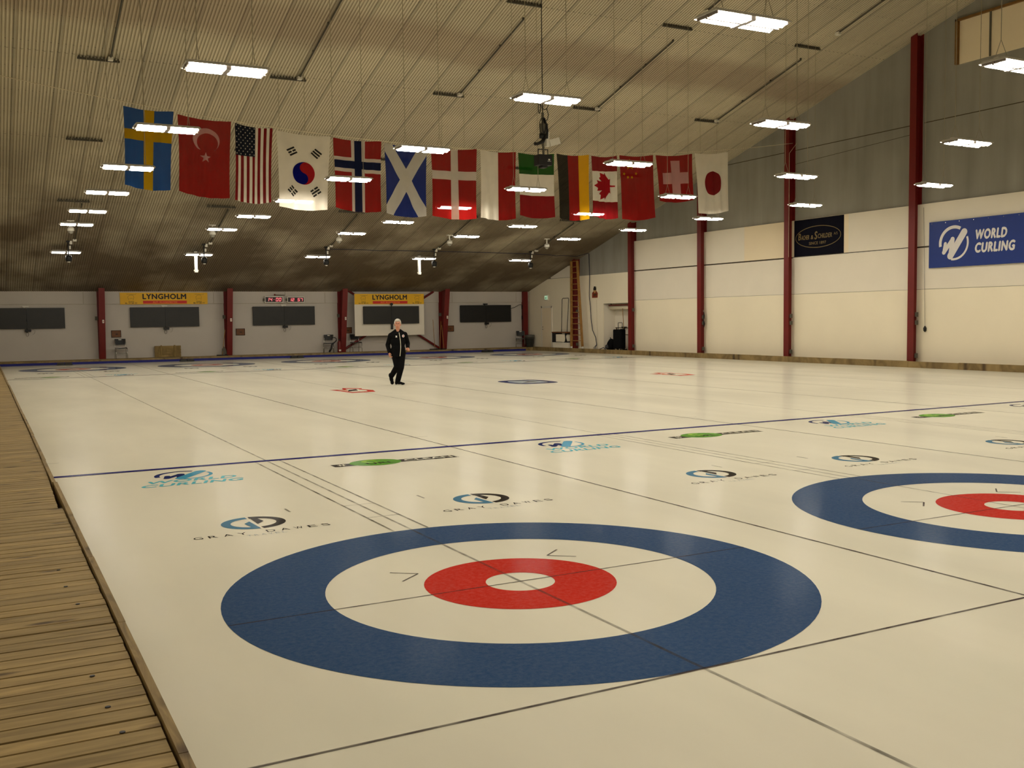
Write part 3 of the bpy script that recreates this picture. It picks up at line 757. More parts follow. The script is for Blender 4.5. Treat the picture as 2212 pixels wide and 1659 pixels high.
# ---- toothed bars under the ceiling that carry lamps and conduit
random.seed(12)
def hanger(x, y, lab):
    t = empty('hanger_bar', (x, y, zroof(y)-RD))
    m = MB(); m.box((-.5, -.03, -.085), (.5, .03, -.035), 0)
    for i in range(12): m.cbox((-.46+i*RP, 0, -.018), (.035, .05, .034), 0)
    m.build('bar', DARKST, t)
    tag(t, lab, 'bar', 'toothed steel bars under the ceiling')
BR = [(12.8, 'nearest row of bars'), (17.35, 'row in front of flags'), (22.1, 'row just behind flags'), (26.6, 'third row from far wall'), (31.15, 'second row from far wall')]
for y, n_ in BR:
    for k in range(5): hanger(k*4.85-.04, y, 'dark toothed ceiling bar above %s, %s' % (COLN[k], n_))
slope = math.atan(.283)
def conduit(x, ya, yb, lab, sock=True):
    t = empty('cable_conduit', (x, (ya+yb)/2, 0))
    P = lambda y, d=.055: (0, y-(ya+yb)/2, zroof(y)-RD-d)
    m = MB(); m.cyl(P(ya), P(yb), .022, n=8); m.build('pipe', DARKST, t)
    n = max(2, int(abs(yb-ya)/1.2))
    for i in range(n+1):
        y = ya+(yb-ya)*i/n; a = P(y); m2 = MB(); m2.box((-.02, a[1]-.02, a[2]), (.02, a[1]+.02, a[2]+.055)); m2.build('clip', DARKST, t)
    a = P(ya-.0); m = MB(); m.box((-.06, a[1]-.09, a[2]-.05), (.06, a[1]+.05, a[2]+.03)); m.build('socket', WHITEPL, t)
    tag(t, lab, 'conduit', 'cable conduits on the ceiling')
for k in range(5):
    x = k*4.87+.23
    conduit(x, 22.0, 18.0, 'dark conduit up the ceiling from just behind flags, above %s' % COLN[k])
    conduit(x, 34.75, 31.45, 'dark conduit on the low ceiling near far wall, above %s' % COLN[k])
    conduit(x, 16.5, 13.2, 'dark conduit high on the nearer ceiling, above %s' % COLN[k])

# ---- domes, projector cameras near the far wall
def dome(x, y, lab):
    zr = zroof(y)-RD; t = empty('ceiling_camera', (x, y, zr))
    MB().box((-.12, -.06, -.03), (.12, .06, 0)).build('bracket', WHITEPL, t)
    m = MB(); m.cyl((0, 0, -.03), (0, 0, -.22), .03, n=10); m.lathe([(.05, -.22), (.11, -.26), (.12, -.36), (.10, -.37)], n=16); m.build('housing', WHITEPL, t, True)
    m = MB(); m.lathe([(.095, -.37), (.085, -.42), (.05, -.46), (.01, -.475)], n=16); m.build('dome_lens', mat('smoked_lens', (150, 146, 132), .2), t, True)
    tag(t, lab, 'camera', 'white dome cameras on the ceiling')
for k, (x, y) in enumerate([(-.02, 33.0), (4.85, 33.0), (9.85, 33.3), (14.7, 33.3), (19.5, 33.4)]): dome(x, y, 'white dome camera under the ceiling above far end of %s' % COLN[k])
def hungcam(x, y, lab):
    zr = zroof(y)-RD; t = empty('hanging_camera', (x, y, zr))
    m = MB(); m.box((-.06, -.06, -.05), (.06, .06, 0)); m.cyl((0, 0, -.05), (0, 0, -.52), .022, n=8); m.build('pole', BLACK, t)
    m = MB(); m.box((.05, -.05, -.12), (.14, .05, 0)); m.build('junction_box', WHITEPL, t); m = MB(); m.box((.03, -.03, -.30), (.09, .03, -.18)); m.build('cable_box', WHITEPL, t)
    m = MB(); m.lathe([(.05, -.52), (.10, -.54), (.115, -.62), (.11, -.72), (.08, -.76)], n=16); cb_ = m.build('camera_body', BLACK, t, True)
    m = MB(); m.lathe([(.055, -.76), (.05, -.79), (.01, -.80)], n=12); m.build('lens', WHITEPL, cb_, True)
    tag(t, lab, 'camera', 'black cameras hanging in front of the far lamps')
for k, x in enumerate([.02, 4.90, 9.84, 14.72, 19.55]): hungcam(x, 35.0, 'black camera on a short pole from the ceiling, far end of %s' % COLN[k])
# white vertical ducts hanging just behind the last lamps
for x, lb in ((4.73, 'white vertical duct hanging from the low ceiling behind the last lamp, left one'), (14.34, 'white vertical duct hanging from the low ceiling behind the last lamp, right one')):
    t = empty('hanging_duct', (x, 35.8, 3.66)); zt = zroof(35.8)-RD-3.66-.002
    m = MB(); m.box((-.055, -.05, .04), (.055, .05, zt-.02)); m.build('duct', WHITEPL, t)
    m = MB(); m.box((-.065, -.06, 0), (.065, .06, .04)); m.box((-.09, -.03, .05), (.09, .03, .10)); m.build('end_cap', WHITEPL, t)
    m = MB(); m.box((-.11, -.06, zt-.02), (.11, .06, zt)); m.build('ceiling_plate', STEEL, t)
    tag(t, lb, 'duct')
# swagged cable
pts = []
nodes = [(9.84, 35.14, 4.72), (12.3, 35.14, 4.62), (14.72, 35.14, 4.74), (17.1, 35.14, 4.72), (19.55, 35.2, 4.78), (21.1, 35.3, 4.56), (22.3, 35.4, 4.70), (22.66, 34.95, 4.80)]
for a, b in zip(nodes[:-1], nodes[1:]):
    for i in range(6):
        t_ = i/6; pts.append(tuple(a[j]+(b[j]-a[j])*t_ for j in range(3)))
pts.append(nodes[-1])
pts2 = [(p[0], p[1], min(p[2], zroof(p[1])-RD-.05)) for p in pts]
m = MB(); m.tube(pts2, .014, 6); tag(m.build('swagged_cable', CABLE, None, True), 'thin blue-black cable swagged under the ceiling in front of the far wall', 'cable')
m = MB(); m.tube([(22.66, 34.9, 4.68), (22.66, 34.85, 3.6), (22.64, 34.86, 2.66), (22.66, 34.8, 2.1), (22.66, 34.75, 1.56), (22.64, 34.6, 1.05), (22.66, 34.35, .7), (22.64, 34.25, .35), (22.6, 34.35, .19), (22.45, 34.1, .17), (22.5, 33.8, .168), (22.6, 33.6, .25), (22.62, 33.45, .17)], .017, 6)
m.tube([(22.64, 34.25, .38), (22.58, 34.45, .2), (22.5, 34.3, .17), (22.45, 33.9, .168)], .012, 6)
tag(m.build('wall_cable', CABLE, None, True), 'dark cable running down the right wall beside the wooden ladder', 'cable')
m = MB(); m.tube([(22.69, 34.3, 2.5), (22.69, 34.28, 1.3), (22.67, 34.2, .9), (22.66, 34.22, .17)], .006, 5)
tag(m.build('light_cord', WIREL, None, True), 'thin pale cord hanging below the painted figure on the right wall', 'cord')

# ---------------------------------------------------------------- flags on a line across the hall
FY = 21.2
def linez(x): return 6.60+.0063*(x-9.6)**2
m = MB(); m.tube([(XL+.01+(XR-.31-XL)*i/50, FY, linez(XL+.01+(XR-.31-XL)*i/50)+.02) for i in range(51)], .009, 5)
m.tube([(XR-.30, FY-.2, linez(22.4)), (XR-.31, 21.36, linez(22.4)-.3), (XR-.31, 21.37, 3.7)], .007, 5)
tag(m.build('flag_line', WIREL, None, True), 'pale cord strung across the hall that carries the flags', 'cord')
C = dict(
 blue=cloth_mat('flag_swedish_blue', (22, 74, 140)), yel=cloth_mat('flag_yellow', (216, 168, 16)), red=cloth_mat('flag_red', (142, 20, 18)),
 dred=cloth_mat('flag_deep_red', (134, 18, 24)), white=cloth_mat('flag_white', (226, 218, 200)), pink=cloth_mat('flag_washed_white', (214, 164, 158)),
 navy=cloth_mat('flag_navy', (34, 42, 72)), sblue=cloth_mat('flag_saltire_blue', (26, 44, 112)), kblue=cloth_mat('flag_royal_blue', (14, 24, 118)),
 green=cloth_mat('flag_green', (24, 78, 20)), black=cloth_mat('flag_black', (40, 36, 28)), gold=cloth_mat('flag_gold', (222, 164, 14)), kred=cloth_mat('flag_bright_red', (172, 12, 26)), ink=cloth_mat('flag_ink', (20, 20, 24)), usn=cloth_mat('flag_us_navy', (32, 38, 50)))
CK = list(C); CL = [C[k] for k in CK]
def fmap(cor, seed):
    (tl, tr, bl, b_r) = [Vector(c) for c in cor]
    ph = seed*1.7; nf = 2+seed % 3
    def f(u, v, lay):
        a = tl.lerp(tr, u); b = bl.lerp(b_r, u); p = a.lerp(b, v)
        amp = .02+.05*v
        y = amp*math.sin(u*PI*2*nf+ph+v*1.2)*.5 + .015*math.sin(u*31+seed)*v - .006*lay
        z = p.y - .07*math.sin(PI*u)*v**3 - .05*math.sin(PI*u)*(1-v)**4
        x = p.x + (.04*(u-.5)*-1)*math.sin(PI*v)
        return (x, y, z)
    return f
def cutpoly(pts, nx=10, nz=14):
    """polygon in the unit square cut along a grid so it can follow the cloth"""
    bm = bmesh.new(); vs = [bm.verts.new((p[0], p[1], 0)) for p in pts]; bm.faces.new(vs)
    us = [p[0] for p in pts]; ws = [p[1] for p in pts]
    for i in range(1, nx*2):
        x = i/(nx*2)
        if min(us) < x < max(us): bmesh.ops.bisect_plane(bm, geom=bm.verts[:]+bm.edges[:]+bm.faces[:], plane_co=(x, 0, 0), plane_no=(1, 0, 0))
    for i in range(1, nz):
        y = i/nz
        if min(ws) < y < max(ws): bmesh.ops.bisect_plane(bm, geom=bm.verts[:]+bm.edges[:]+bm.faces[:], plane_co=(0, y, 0), plane_no=(0, 1, 0))
    bmesh.ops.triangulate(bm, faces=bm.faces[:]); bm.verts.index_update()
    r = ([tuple(v.co) for v in bm.verts], [tuple(v.index for v in f.verts) for f in bm.faces]); bm.free(); return r
def R_(u0, v0, u1, v1): return [(u0, v0), (u1, v0), (u1, v1), (u0, v1)]
def circ(cu, cv, ru, rv, n=28, a0=0, a1=2*PI): return [(cu+ru*math.cos(a0+(a1-a0)*i/n), cv+rv*math.sin(a0+(a1-a0)*i/n)) for i in range(n)]
def star(cu, cv, ru, asp, rot=0):
    return [(cu+(ru if i % 2 == 0 else ru*.4)*math.sin(rot+i*PI/5), cv-(ru if i % 2 == 0 else ru*.4)*math.cos(rot+i*PI/5)*asp) for i in range(10)]
def flag(cor, shapes, label, seed):
    """cor: corners (x, z); shapes: list of (polygon, colour, layer)"""
    f = fmap(cor, seed); mb = MB()
    for pts, c, lay in shapes:
        vs, fs = cutpoly(pts); mb.add([f(v[0], v[1], lay) for v in vs], fs, CK.index(c))
    cx = (cor[0][0]+cor[1][0])/2; cz = max(cor[0][1], cor[1][1])
    mb.v = [(x-cx, y, z-cz) for x, y, z in mb.v]
    o = mb.build('national_flag', CL, None, True, (cx, FY, cz))
    # hem at the top
    return tag(o, label, 'flag', 'national flags hung across the hall')
asp = .62
FL = []
c = lambda a, b, d, e: (a, b, d, e)
flag(((.39, 7.05), (1.59, 7.01), (.36, 5.12), (1.45, 5.03)), [(R_(0,0,1,1),'blue',0),(R_(0,.28,1,.41),'yel',1),(R_(.40,0,.61,1),'yel',2)], 'blue flag with a yellow cross, first on the left', 1)
sh = [(R_(0,0,1,1),'red',0)]
o_ = [(.53+.26*math.sin(t), .28-.26*asp*math.cos(t)) for t in [math.radians(-140+280*i/30) for i in range(31)]]
i_ = [(.555+.205*math.sin(t), .315-.205*asp*math.cos(t)) for t in [math.radians(-140+280*i/30) for i in range(31)]]
sh.append((o_+i_[::-1], 'pink', 1)); sh.append((star(.52, .51, .11, asp), 'pink', 1))
flag(((1.68, 6.95), (3.02, 6.87), (1.65, 5.02), (2.92, 4.89)), sh, 'red flag with a pale crescent over a star', 2)
sh = [(R_(0,0,1,1),'white',0)]
for i in range(0, 13, 2): sh.append((R_(i/13, 0, (i+1)/13, 1), 'dred', 1))
sh.append((R_(0,0,7/13,.41),'usn',2))
for i in range(9):
    for j in range(11):
        if (i+j) % 2 == 0: sh.append((star(.035+i*.0588, .022+j*.0365, .020, asp), 'white', 3))
flag(((3.11, 6.84), (4.10, 6.78), (3.06, 4.86), (4.01, 4.83)), sh, 'flag with red and white stripes and a starred dark canton', 3)
sh = [(R_(0,0,1,1),'white',0)]
cu, cv, ru = .50, .53, .225; rv = ru*.66
def pt(x, y): return (cu+x*ru, cv+y*rv)      # unit disc
L1 = [pt(math.cos(t), math.sin(t)) for t in [math.radians(105+i*180/24) for i in range(25)]]
ax = math.radians(105); dx_, dy_ = math.cos(ax), math.sin(ax)
s1 = []
for i in range(1, 12):      # S curve back through the centre
    t = PI*i/12; s1.append((-dx_/2-dx_/2*math.cos(t)-dy_/2*math.sin(t), -dy_/2-dy_/2*math.cos(t)+dx_/2*math.sin(t)))
s2 = []
for i in range(0, 12):
    t = PI*i/12; s2.append((dx_/2-dx_/2*math.cos(t)+dy_/2*math.sin(t), dy_/2-dy_/2*math.cos(t)-dx_/2*math.sin(t)))
sh.append((circ(cu, cv, ru, rv, 40), 'kred', 1)); sh.append((L1+[pt(*p) for p in s1+s2], 'kblue', 2))
def trig(u, v, ang, pat):
    out = []; ca, sa = math.cos(ang), math.sin(ang)
    for r in range(3):
        d = (r-1)*.055; segs = ((-.085, .085),) if pat[r] else ((-.085, -.01), (.01, .085))
        for a, b in segs:
            q = []
            for x, y in ((a, d-.017), (b, d-.017), (b, d+.017), (a, d+.017)):
                q.append((u+x*ca-y*sa, v+(x*sa+y*ca)*.66))
            out.append((q, 'ink', 2))
    return out
sh += trig(.27, .25, -.55, (1, 0, 1)); sh += trig(.74, .25, .70, (1, 1, 1)); sh += trig(.27, .77, .75, (0, 0, 0)); sh += trig(.74, .76, -.60, (0, 1, 0))
flag(((4.20, 6.74), (5.69, 6.68), (4.23, 4.74), (5.56, 4.70)), sh, 'white flag with a red and blue disc and four black bar groups', 4)
flag(((5.75, 6.66), (7.16, 6.66), (5.78, 4.77), (7.10, 4.70)), [(R_(0,0,1,1),'red',0),(R_(0,.26,1,.47),'white',1),(R_(.36,0,.65,1),'white',1.2),(R_(0,.31,1,.42),'navy',2),(R_(.43,0,.575,1),'navy',2.2)], 'red flag with a white-edged dark blue cross', 5)
def diag(w_):
    return [[(0,0),(w_,0),(1,1-w_*.62),(1,1),(1-w_,1),(0,w_*.62)], [(1,0),(1,w_*.62),(w_,1),(0,1),(0,1-w_*.62),(1-w_,0)]]
flag(((7.23, 6.62), (8.53, 6.58), (7.25, 4.67), (8.46, 4.62)), [(R_(0,0,1,1),'sblue',0)]+[(p, 'white', 1+i*.3) for i, p in enumerate(diag(.19))], 'blue flag with a white diagonal cross', 6)
flag(((8.65, 6.59), (10.12, 6.64), (8.68, 4.65), (10.09, 4.61)), [(R_(0,0,1,1),'red',0),(R_(0,.33,1,.455),'white',1),(R_(.425,0,.575,1),'white',2)], 'red flag with a plain white cross, lamp glowing through its foot', 7)
flag(((10.24, 6.63), (11.43, 6.64), (10.24, 4.65), (11.42, 4.66)), [(R_(0,0,.49,1),'white',0),(R_(.49,0,1,1),'red',0)], 'flag half white on the left, half red on the right', 8)
flag(((11.50, 6.62), (12.75, 6.67), (11.53, 4.76), (12.76, 4.75)), [(R_(0,0,1,.333),'green',0),(R_(0,.333,1,.667),'white',0),(R_(0,.667,1,1),'dred',0)], 'flag with green, white and red bands stacked downwards', 9)
flag(((12.83, 6.68), (14.00, 6.72), (12.91, 4.73), (14.00, 4.74)), [(R_(0,0,.333,1),'black',0),(R_(.333,0,.667,1),'red',0),(R_(.667,0,1,1),'gold',0)], 'flag with upright black, red and gold stripes', 10)
leafh = [(0,-.50),(.08,-.36),(.17,-.40),(.14,-.16),(.25,-.27),(.28,-.20),(.42,-.22),(.36,-.07),(.42,-.02),(.20,.16),(.23,.23),(.03,.21),(.02,.46)]
leaf = leafh+[(-x, y) for x, y in leafh[::-1][:-1]]
lf = [(.50+y*.86, .49+x*.52) for x, y in leaf]
flag(((14.09, 6.70), (15.06, 6.76), (14.14, 4.84), (15.10, 4.80)), [(R_(0,0,1,.25),'dred',0),(R_(0,.25,1,.74),'white',0),(R_(0,.74,1,1),'dred',0),(lf,'kred',1)], 'red and white flag with a red maple leaf lying sideways', 11)
flag(((15.15, 6.78), (16.46, 6.87), (15.24, 4.78), (16.54, 4.87)), [(R_(0,0,1,1),'red',0),(star(.28,.14,.15,.65),'yel',1)]+[(star(a, b, .045, .65, r),'yel',1) for a, b, r in ((.10,.29,.3),(.20,.345,.1),(.33,.345,.5),(.47,.285,.2))], 'red flag with small yellow stars', 12)
flag(((16.55, 6.87), (18.03, 7.01), (16.69, 5.41), (18.08, 5.50)), [(R_(0,0,1,1),'red',0),(R_(.14,.39,.90,.63),'pink',1),(R_(.38,.12,.64,.88),'pink',1.4)], 'short red flag with a broad washed-out white cross', 13)
flag(((18.13, 7.03), (19.53, 7.17), (18.30, 5.08), (19.58, 5.21)), [(R_(0,0,1,1),'white',0),(circ(.51,.51,.27,.20,40),'dred',1)], 'white flag with a single red disc, last on the right', 14)

# ---------------------------------------------------------------- hanging effects projector under the ridge
px_, py_ = 9.95, 17.0
t = thing('hanging_projector', 'black effects projector with cable loops, hanging in front of the green, white and red flag', 'projector', (px_, py_, 0))
m = MB(); m.cyl((0, 0, 6.9), (0, 0, zroof(py_)-RD), .012, n=6); m.build('suspension_cable', BLACK, t)
m = MB(); m.cyl((0, 0, 6.05), (0, 0, 6.9), .035, n=8); m.box((-.06, -.06, 6.25), (.12, .06, 6.62), 0); m.cyl((.02, 0, 5.72), (.0, 0, 6.3), .03, n=8); m.build('pole', GREYF, t)
m = MB(); m.tube([(.02, -.03, 6.75), (.07, -.04, 6.6), (.1, -.05, 6.45), (.09, -.05, 6.3)], .035, 8); m.build('cable_loom', BLACK, t, True)
def loop(cx, cz, rx, rz, y=-.05, n=20): return [(cx+rx*math.cos(2*PI*i/n), y, cz+rz*math.sin(2*PI*i/n)) for i in range(n+1)]
m = MB(); m.tube(loop(-.03, 6.55, .09, .20), .010, 6); m.tube(loop(.0, 6.57, .05, .19, -.07), .010, 6); m.tube(loop(.03, 7.12, .11, .15), .010, 6); m.tube(loop(-.12, 7.0, .03, .14), .010, 6)
m.tube([(.10, -.04, 7.0), (.15, -.04, 6.85), (.12, -.04, 6.72), (.03, -.03, 6.68)], .010, 6)
m.build('cable_loops', BLACK, t, True)
m = MB(); rz_ = Matrix.Rotation(-.45, 4, 'Y')
m.box((.08, -.05, 6.05), (.17, .05, 6.42), 0); m.cbox((.33, .0, 6.18), (.30, .12, .17), 0, T(.0, 0, 0) @ Matrix.Translation((.33,0,6.18)) @ Matrix.Rotation(-.3, 4, 'Y') @ Matrix.Translation((-.33,0,-6.18)))
m.build('white_case', WHITEPL, t)
m = MB(); m.tube([(.03, -.05, 6.32), (-.04, -.08, 6.16), (-.22, -.1, 6.08), (-.30, -.1, 6.08)], [.05, .05, .04, .045], 8); m.box((-.12, -.09, 6.24), (.1, -.02, 6.36)); m.build('aiming_arm', BLACK, t, True)
m = MB(); m.box((-.19, -.14, 5.56), (.19, .14, 5.82)); m.box((-.07, -.1, 5.50), (.07, .1, 5.56)); m.build('projector_body', BLACK, t)
m = MB(); 
for s in (-1, 1): m.cyl((s*.14, 0, 5.82), (s*.14, 0, 5.97), .012, n=6)
m.cyl((-.15, 0, 5.97), (.15, 0, 5.97), .012, n=6); m.build('yoke', BLACK, t)
m = MB(); m.poly(circ(.10, 5.70, .03, .02, 12), 0); m.v = [(x, -.143, z) for x, z, _ in m.v]; m.box((.05, -.144, 5.655), (.15, -.1425, 5.665)); m.build('emblem', WHITEPL, t)

# ---------------------------------------------------------------- screens on the far wall
def screens(x0, lab, yface=YF-.12, board=False, dark=False):
    t = empty('double_screen', (x0+1.46, yface, 1.49))
    for s in (-1, 1):
        m = MB(); a, b = sorted((s*.004, s*1.46)); m.box((a, .03, .02), (b, .075, .85)); 
        m.box((a, .0, .0), (b, .03, .87), 1); m.build('display_panel', [BLACK, BLACK if dark else SCREEN], t)
    m = MB(); m.box((-1.2, .075, .3), (1.2, YF-yface-.0 if not board else .119, .4)); m.build('wall_mount', DARKST, t)
    if not board:
        m = MB(); m.box((-.14, .0, .90), (.1, .07, .955)); m.box((-.1, .02, .87), (-.04, .05, .9)); m.build('webcam', WHITEPL if not dark else BLACK, t)
        m = MB(); m.box((-.09, -.02, -.13), (.15, .02, -.02)); m.cyl((.0, .03, -.16), (.0, .03, .0), .03, n=8); m.build('tablet', BLACK, t)
        m = MB(); m.tube(loop(0, -.22, .05, .09, 0, 14), .008, 5); m.tube([(.15, 0, -.06), (.22, 0, -.02), (.30, 0, -.08), (.27, 0, -.2), (.2, 0, -.24)], .005, 5); m.build('cable', GREYF, t, True)
    else:
        m = MB(); m.lathe([(.02, -.03), (.06, -.02), (.075, 0), (.06, .05)], (0, -.01, .97), 14, 0, Matrix.Rotation(PI/2, 4, 'X')); m.box((-.02, -.02, -.25), (.02, .0, .95)); m.box((-.06, -.04, -.27), (.05, .0, .0)); m.build('camera_post', BLACK, t)
    return tag(t, lab, 'screen', 'paired wall screens at the far end')
screens(-2.73+.02, 'pair of dark covered screens at the left edge of the far wall')
screens(2.82, 'pair of dark covered screens under the left yellow banner')
screens(8.15, 'pair of dark covered screens under the red digital clocks')
screens(18.69, 'pair of black screens nearest the right wall', dark=True)
# backing board with screens and banner
BY = 40.30
def vw(x, z, y):   # shift a far wall position forwards along the line of sight
    k = (y-CAM[1])/(YF-CAM[1]); return CAM[0]+(x-CAM[0])*k, CAM[2]+(z-CAM[2])*k
x0, z1 = vw(13.13, 2.95, BY); x1, z0 = vw(16.78, .90, BY)
t = thing('backing_board', 'large white board hung behind the screens, with red braces behind', 'board', ((x0+x1)/2, BY, z0))
w_ = (x1-x0)/2; h_ = z1-z0
MB().box((-w_, .12, 0), (w_, .16, h_)).build('board', WHITEP, t)
MB().box((-w_*.6, .16, h_*.5), (w_*.6, YF-BY-.14, h_*.6)).build('bracket', DARKST, t)
sx0, _ = vw(13.52, 2, BY); o = screens(sx0, 'pair of dark screens on the white board behind the man', BY, True); o.location.z = vw(0, 1.47, BY)[1]; o.scale = (.985, 1, .985)
def lyngholm(x0, x1, z0, z1, y, label):
    W_, H_ = x1-x0, z1-z0; t = thing('sponsor_banner', label, 'banner', (x0, y, z0))
    MB().box((0, 0, 0), (W_, .02, H_)).build('backing', YELLOW, t)
    def put(m, nm):
        m.v = [(x, -.003-e, z) for x, z, e in m.v]; m.build(nm, INK, t)
    put(MB().join(text_mb('LYNGHOLM', W_*.50, H_*.48, .042), T(W_*.25, H_*.43)), 'lettering')
    for xx in (.055, .83):
        put(MB().join(text_mb('86 77 00 77', W_*.135, H_*.10, .03), T(W_*xx, H_*.05)), 'phone_number'); put(MB().join(text_mb('BYENS', W_*.06, H_*.07, .03), T(W_*(xx+.04), H_*.19)), 'small_lettering')
        m = MB()
        for a, b in (((.045,.35),(.03,.62)),((.03,.62),(.05,.78)),((.05,.78),(.09,.80)),((.09,.80),(.10,.6)),((.10,.6),(.09,.35)),((.02,.86),(.12,.84)),((.12,.84),(.125,.92)),((.05,.5),(.09,.52))):
            m.poly(thick_line((W_*(xx+a[0]), H_*a[1]), (W_*(xx+b[0]), H_*b[1]), .008), 0)
        put(m, 'figure_sketch')
    MB().box((W_*.255, -.004, H_*.06), (W_*.755, .0, H_*.31)).build('red_bar', BRED, t)
    m = text_mb('AUT. KLOAKMESTRE', W_*.28, H_*.13, .02).xf(T(W_*.365, H_*.12)); m.v = [(x, -.006-e, z) for x, z, e in m.v]; m.build('lettering', ORANGET, t)
lyngholm(2.43, 6.14, 2.49, 3.0, YF-.08, 'yellow banner with black and red lettering on the far wall, left one')
lyngholm(x0+.005, x1-.005, z1-.505, z1, BY+.09, 'yellow banner with black and red lettering on top of the white board')
# clocks
SEG = {'0': 'abcdef', '1': 'bc', '2': 'abged', '4': 'fgbc', '5': 'afgcd', '7': 'abc'}
def clock(x0, x1, z0, z1, txt, label):
    t = thing('digital_clock', label, 'clock', (x0, YF-.2, z0)); W_, H_ = x1-x0, z1-z0
    m = MB(); m.box((0, 0, 0), (W_, .12, H_)); m.build('case', WHITEPL, t)
    fc_ = MB().box((.03, -.006, .035), (W_-.03, 0, H_-.035)).build('face', LEDBG, t)
    MB().box((-.05, .03, H_*.3), (0, .1, H_*.7)).box((W_*.3, .12, H_*.3), (W_*.7, .155, H_*.7)).build('bracket', GREYF, t)
    m = MB(); n = len(txt); dw = .10; dh = H_-.15; cw = (W_-.14)/n; zb = .075
    for i, ch in enumerate(txt):
        bx = .08+i*cw
        if ch == ' ': continue
        if ch == ':': m.box((bx+.04, -.009, zb+dh*.45), (bx+.06, -.0065, zb+dh*.6)); continue
        tt = .016
        q = {'a': (0, dh-tt, dw, dh), 'd': (0, 0, dw, tt), 'g': (0, dh/2-tt/2, dw, dh/2+tt/2), 'f': (0, dh/2, tt, dh), 'e': (0, 0, tt, dh/2), 'b': (dw-tt, dh/2, dw, dh), 'c': (dw-tt, 0, dw, dh/2)}
        for s in SEG[ch]:
            a = q[s]; m.box((bx+a[0], -.009, zb+a[1]), (bx+a[2], -.0065, zb+a[3]))
    m.v = [(x+.12*(z-zb), y, z) for x, y, z in m.v]
    m.build('digits', LED, fc_)
clock(8.70, 9.55, 2.53, 2.83, '14:00', 'white digital clock showing 14:00 in red, left of the two')
clock(9.75, 10.56, 2.53, 2.81, '12 57', 'white digital clock showing 12 57 in red, right of the two')
t = thing('clock_antenna', 'small grey arm with a dark red knob above the left clock', 'antenna', (9.3, YF-.06, 2.9))
m = MB(); m.cyl((-.1, -.12, 0), (.35, -.12, -.02), .015, n=6); m.cyl((.35, -.12, -.02), (.35, .015, -.02), .012, n=6); m.cyl((.35, -.12, .13), (.35, -.12, -.02), .006, n=6); m.build('arm', GREYF, t)
m = MB(); m.lathe([(.005, -.04), (.035, -.02), (.04, .01), (.02, .04)], (-.13, -.12, 0), 12); m.build('knob', RED, t, True)
# plaques
def plaque(x0, z0, w_, h_, lab, y=YF-.03, seg=False):
    t = thing('wooden_plaque', lab, 'plaque', (x0, y, z0), 0, 'wooden boards beside the columns')
    m = MB(); m.box((0, 0, 0), (w_, .029, h_)); m.box((0, -.015, 0), (w_, 0, .025), 1); m.box((0, -.015, h_-.025), (w_, 0, h_), 1); m.box((0, -.015, 0), (.025, 0, h_), 1); m.box((w_-.025, -.015, 0), (w_, 0, h_), 1)
    m.build('board', [PLAQ, BROWN], t)
    m = MB(); m.poly(circ(w_*.55, h_*.45, .05, .035, 10), 0); m.v = [(x, -.003, z) for x, z, _ in m.v]; m.build('badge', BROWN, t)
plaque(2.03, 1.06, .40, .31, 'reddish wooden board above the leftmost chair')
plaque(7.37, 1.05, .41, .31, 'wooden board right of the second column')
plaque(12.50, 1.04, .42, .30, 'wooden board half hidden by the third column')
plaque(17.90, 1.03, .45, .31, 'wooden board right of the fourth column')
# chairs
def chair():
    t = empty('stacking_chair')
    tb = .011
    for s in (-1, 1):
        m = MB(); m.tube([(s*.23, -.22, .0), (s*.23, -.20, .44)], tb, 8); m.build('leg', CHROME, t, True)
        m = MB(); m.tube([(s*.23, .24, .0), (s*.22, .17, .44), (s*.21, .20, .62), (s*.20, .25, .84)], tb, 8); m.build('leg', CHROME, t, True)
        m = MB(); m.tube([(s*.23, -.20, .44), (s*.22, .17, .44)], tb, 8); m.tube([(s*.23, -.21, .22), (s*.226, .21, .22)], tb*.8, 8); m.build('side_rail', CHROME, t, True)
    m = MB(); m.tube([(-.23, .21, .22), (.23, .21, .22)], tb*.8, 8); m.tube([(-.23, -.2, .43), (.23, -.2, .43)], tb*.8, 8); m.build('stretcher', CHROME, t, True)
    m = MB(); n = 8
    for i in range(n):
        xa, xb = -.225+.45*i/n, -.225+.45*(i+1)/n; f = lambda x: .455-.02*(1-(x/.225)**2)
        m.add([(xa,-.22,f(xa)),(xb,-.22,f(xb)),(xb,.2,f(xb)),(xa,.2,f(xa)),(xa,-.22,f(xa)+.022),(xb,-.22,f(xb)+.022),(xb,.2,f(xb)+.022),(xa,.2,f(xa)+.022)], [(0,3,2,1),(4,5,6,7),(0,1,5,4),(1,2,6,5),(2,3,7,6),(3,0,4,7)])
    m.build('seat', BLACK, t)
    m = MB()
    for i in range(n):
        xa, xb = -.225+.45*i/n, -.225+.45*(i+1)/n; g_ = lambda x: .05*(1-(x/.225)**2)
        m.add([(xa,.19+g_(xa),.60),(xb,.19+g_(xb),.60),(xb,.21+g_(xb),.60),(xa,.21+g_(xa),.60),(xa,.23+g_(xa),.85),(xb,.23+g_(xb),.85),(xb,.25+g_(xb),.85),(xa,.25+g_(xa),.85)], [(0,3,2,1),(4,5,6,7),(0,1,5,4),(1,2,6,5),(2,3,7,6),(3,0,4,7)])
    m.box((-.06, .268, .80), (.06, .272, .825), 1)
    m.box((-.05, .262, .795), (.05, .266, .82), 1)
    m.build('backrest', [BLACK, CHROME], t)
    return t
ch = chair()
CH = [(2.36, .0, 'black chair with chrome legs under the reddish board, leftmost'), (11.62, -.35, 'black chair with chrome legs left of the fire extinguisher'), (12.98, .0, 'black chair with chrome legs in front of the red brace, right of the extinguisher'), (22.0, -.5, 'black chair with chrome legs beside the bin in the far corner')]
